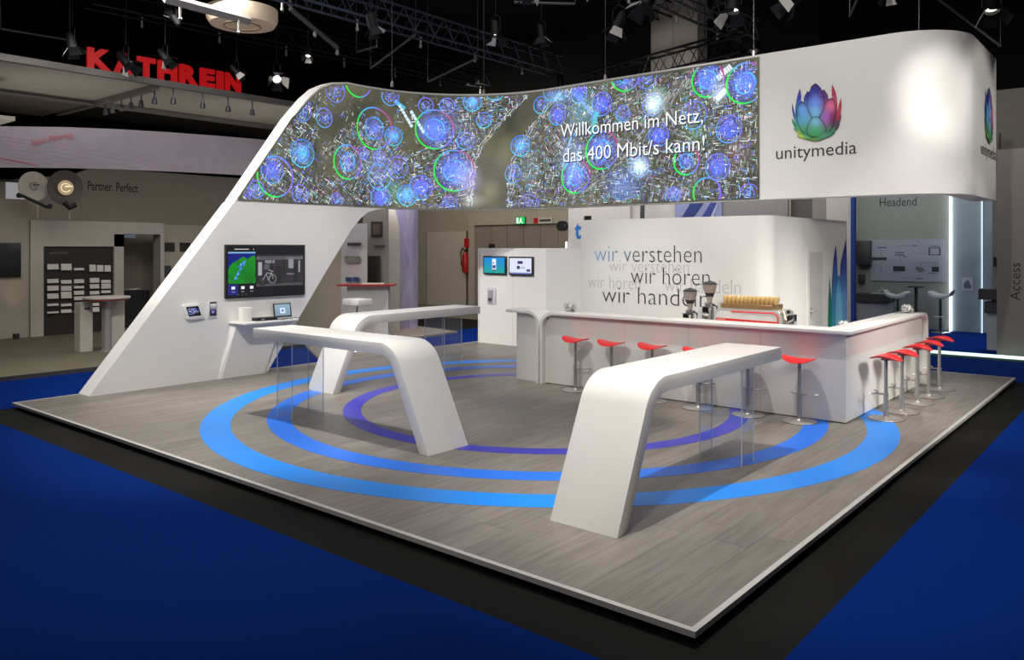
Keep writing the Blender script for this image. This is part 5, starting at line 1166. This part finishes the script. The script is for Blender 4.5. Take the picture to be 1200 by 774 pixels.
# ================================================================== roof rig
def truss(p0, p1, w_, h_, lab, m=RIG, n=None, name='lighting_truss', r=.028):
    p0, p1 = Vector(p0), Vector(p1); t = thing(name, lab, 'truss', p0, 'roof trusses'); d = (p1-p0); L = d.length; d.normalize()
    s = d.cross(Vector((0, 0, 1))).normalized()*w_/2; u = Vector((0, 0, h_))
    ch_ = [s, -s, s+u, -s+u]
    for c in ch_: MB().tube([p0+c, p1+c], r, 8).build('chord', m, t)
    n = n or max(2, int(L/.55))
    for i in range(n):
        a = p0+d*(L*i/n); b = p0+d*(L*(i+.5)/n); c = p0+d*(L*(i+1)/n)
        q = MB(); q.tube([a+s, b+s+u, c+s], r*.45, 5); q.tube([a-s, b-s+u, c-s], r*.45, 5); q.tube([a+s, b-s], r*.45, 5); q.tube([b-s+u, a+s+u], r*.45, 5)
        q.build('lacing', m, t)
        if i % 3 == 1:
            e_ = c-s; MB().tube([e_+Vector((0, 0, .05)), e_-Vector((0, 0, .10))], .022, 6).lathe([(0, -.05), (.035, -.02), (.03, .03), (0, .05)], tuple(e_-Vector((0, 0, .14))), 8).build('clamp', STEEL, t)
    return t
RB = mat('blue_black_truss', (.10, .115, .16), .35, .8)
truss((-10.3, 3.4, 6.55), (-10.3, 12.6, 6.55), .42, .42, 'long bluish-black truss running away above the curved video screen', RB)
truss((-5.35, 7.2, 6.6), (-5.2, 12.8, 6.6), .40, .40, 'grey truss running away above the slogan on the video screen', RIGL)
tr_ = truss((-9.4, 12.5, 5.95), (-4.6, 11.2, 5.95), .3, .42, 'black truss crossing before the pale hanging duct', RIG)
truss((-14.0, 2.6, 6.7), (-14.0, 14, 6.9), .4, .4, 'black truss above the red letters', RIG)
truss((-4.4, 12.2, 7.4), (2.0, 10.8, 7.4), .4, .4, 'black truss above the white band', RIG)
truss((-1.7, 11.0, 8.2), (-1.0, 17.0, 8.2), .35, .35, 'black truss at the upper right corner', RIG)
truss((-8.0, 6.0, 7.6), (-7.5, 13.2, 7.6), .35, .35, 'black truss between the bluish truss and the grey truss', RIG)
MB().tube([(-8.6, 12.28, 6.3), (-8.6, 12.28, 9.195)], .012, 6).tube([(-5.6, 11.47, 6.3), (-5.6, 11.47, 9.195)], .012, 6).build('hanging_rods', RIG, tr_)
dx = thing('hanging_duct', 'pale hanging rectangular duct above the video screen', 'duct', (-7.4, 13, 5.2))
box('duct_body', mat('pale_duct', srgb(168, 160, 152), .7), (-8.0, -6.75, 13.4, 13.9, 5.6, 9.1), dx); box('duct_seam', mat('duct_seam', srgb(140, 134, 128), .7), (-7.4, -7.37, 13.395, 13.4, 5.6, 9.1), dx)
rl = thing('round_ceiling_lamp', 'large round cream ceiling lamp at the top left', 'lamp', (-11.9, 4.55, 6.45))
MB().lathe([(.66, .30), (.66, .1), (.6, .0), (.34, .0), (.34, -.02), (.30, -.02), (.30, .0), (.0, .0)], (-11.9, 4.6, 6.38), 40).build('shade', mat('cream_lamp_shade', srgb(214, 196, 172), .6, emis=srgb(120, 104, 86), estr=.35), rl)
MB().lathe([(.33, -.035), (.35, -.025), (.33, -.015)], (-11.9, 4.6, 6.38), 32, cap=False).build('ring', DARKG, rl)
bm_ = thing('support_beam', 'grey square beam under the round ceiling lamp', 'beam', (-11, 3.5, 6.3)); MB().tube([(-11.0, 2.6, 6.25), (-11.1, 4.25, 6.25)], .09, 4).build('beam', mat('beam_grey', srgb(150, 146, 142), .5), bm_)
for y in (2.9, 4.0): MB().tube([(-11.05, y, 6.2), (-11.05, y, 6.0)], .02, 6).lathe([(.0, -.07), (.04, -.03), (.02, .0)], (-11.05, y, 6.0), 8).build('hook', STEEL, bm_)
dg = thing('diagonal_strut', 'grey diagonal strut with chain hooks hanging above the leaning wall', 'strut', (-11, 5.4, 6.6)); MB().tube([(-10.9, 4.99, 6.6), (-11.3, 6.4, 6.2)], .05, 8).build('strut', RIGL, dg)
for p_ in ((-10.9, 4.99, 6.7), (-11.1, 5.7, 6.3), (-11.3, 6.4, 6.1)): MB().lathe([(0, -.08), (.04, -.04), (.03, .04), (0, .08)], p_, 8).build('hook', STEEL, dg)
for i, (a, b, lab) in enumerate([((-10.3, 6.6, 6.1), (-11.3, 6.9, 6.2), 'thin grey tube crossing below the bluish truss, left one'), ((-9.6, 7.0, 6.3), (-11.2, 7.2, 5.9), 'thin grey tube crossing below the bluish truss, middle one'), ((-9.4, 8.6, 6.1), (-10.6, 8.3, 5.7), 'thin grey tube crossing below the bluish truss, right one'), ((-7.4, 7.4, 6.6), (-6.6, 8.2, 6.6), 'thin grey tube above the two bright lamps'),
        ((-3.6, 8.9, 6.3), (-2.3, 9.0, 6.4), 'thin grey tube at the top above the flower emblem'), ((-1.4, 11.6, 6.6), (-.6, 13.6, 5.9), 'thin dark diagonal tube at the upper right'), ((-2.4, 10.5, 6.1), (-2.0, 9.9, 6.4), 'thin grey tube left of the upper right corner'), ((-14.2, 1.2, 6.0), (-14.3, 2.4, 6.05), 'thin grey tube at the upper left picture edge')]):
    q_ = MB().tube([a, b], .022, 6)
    for e_ in (a, b): q_.tube([e_, (e_[0], e_[1], 9.195)], .005, 5)
    tag(q_.build('rig_tube', RIGL), lab, 'tube', 'loose tubes of the roof rig')
LM = [((-13.30, 2.05, 5.75), (-13.2, 2.4, 4), 'stage lamp at the far left, left of the red letters', 1.15), ((-13.5, 3.1, 5.65), (-12.9, 3.6, 4.8), 'stage lamp hanging before the second red letter', 1.2), ((-13.0, 3.62, 5.75), (-12.5, 4.1, 4.9), 'stage lamp hanging above the middle red letters', 1.0), ((-13.1, 5.2, 5.75), (-12.7, 5.7, 5.0), 'stage lamp above the last red letter', .9), ((-13.0, 6.1, 5.75), (-11.9, 5.6, 5.0), 'bright stage lamp right of the red letters', 1.3),
      ((-9.15, 5.5, 6.1), (-8.9, 5.9, 4.6), 'bright stage lamp under the left part of the bluish truss', 1.1), ((-7.9, 7.45, 6.15), (-7.7, 7.4, 4.6), 'bright stage lamp above the middle of the video screen, left of two', 1.2), ((-7.35, 8.15, 6.15), (-7.2, 8.2, 4.6), 'stage lamp above the middle of the video screen, right of two', 1.0), ((-5.75, 8.35, 6.1), (-6.1, 8.0, 4.9), 'bright stage lamp at the left of the pale duct', 1.3), ((-4.9, 7.9, 6.25), (-5.3, 7.4, 5.0), 'bright stage lamp above the pale duct', 1.5),
      ((-3.7, 8.65, 6.1), (-3.7, 8.3, 4.8), 'stage lamp above the left edge of the white band', 1.5), ((-2.85, 9.05, 6.15), (-3.4, 8.6, 5.6), 'stage lamp above the flower emblem', 1.4), ((-.4, 11.4, 6.1), (-.2, 11.0, 5.0), 'stage lamp at the upper right corner', 1.5), ((-10.3, 12.75, 6.35), (-10.3, 12.7, 5), 'round stage lamp at the far end of the bluish truss', 1.2), ((-5.15, 12.98, 6.5), (-5.15, 12.9, 5), 'round stage lamp at the far end of the grey truss', 1.3),
      ((-12.2, 3.4, 6.3), (-12.5, 3.2, 6.9), 'small lamp left of the round cream ceiling lamp', .8), ((-11.6, 5.9, 6.0), (-11.3, 5.6, 5.4), 'small lamp below the diagonal strut', .7), ((-7.0, 7.3, 6.7), (-6.9, 7.2, 5.4), 'lamp above the two stage lamps over the screen', 1.1), ((-1.6, 9.9, 6.2), (-1.6, 9.7, 5), 'small lamp above the rounded corner of the band', .9)]
for loc, aim, lab, s in LM: lamp(loc, aim, lab, s*.85, glow=1.6)
# hoist wires and shackles carrying the rig above the video wall
for i, (x, y, z) in enumerate([(-9.4, 6.2, 5.1), (-8.6, 7.9, 5.1), (-6.0, 8.3, 5.1), (-3.2, 8.3, 5.1), (-.9, 8.75, 5.1)]):
    t = thing('hoist_wire', pos[i]+' from the left of the thin wires holding the raised band', 'wire', (x, y, z), 'wires holding the raised band')
    MB().tube([(x, y, z+.001), (x, y, 9.19)], .005, 5).build('wire', RIGL, t); MB().lathe([(0, .0), (.03, .02), (.03, .1), (0, .14)], (x, y, z), 8).build('shackle', STEEL, t)
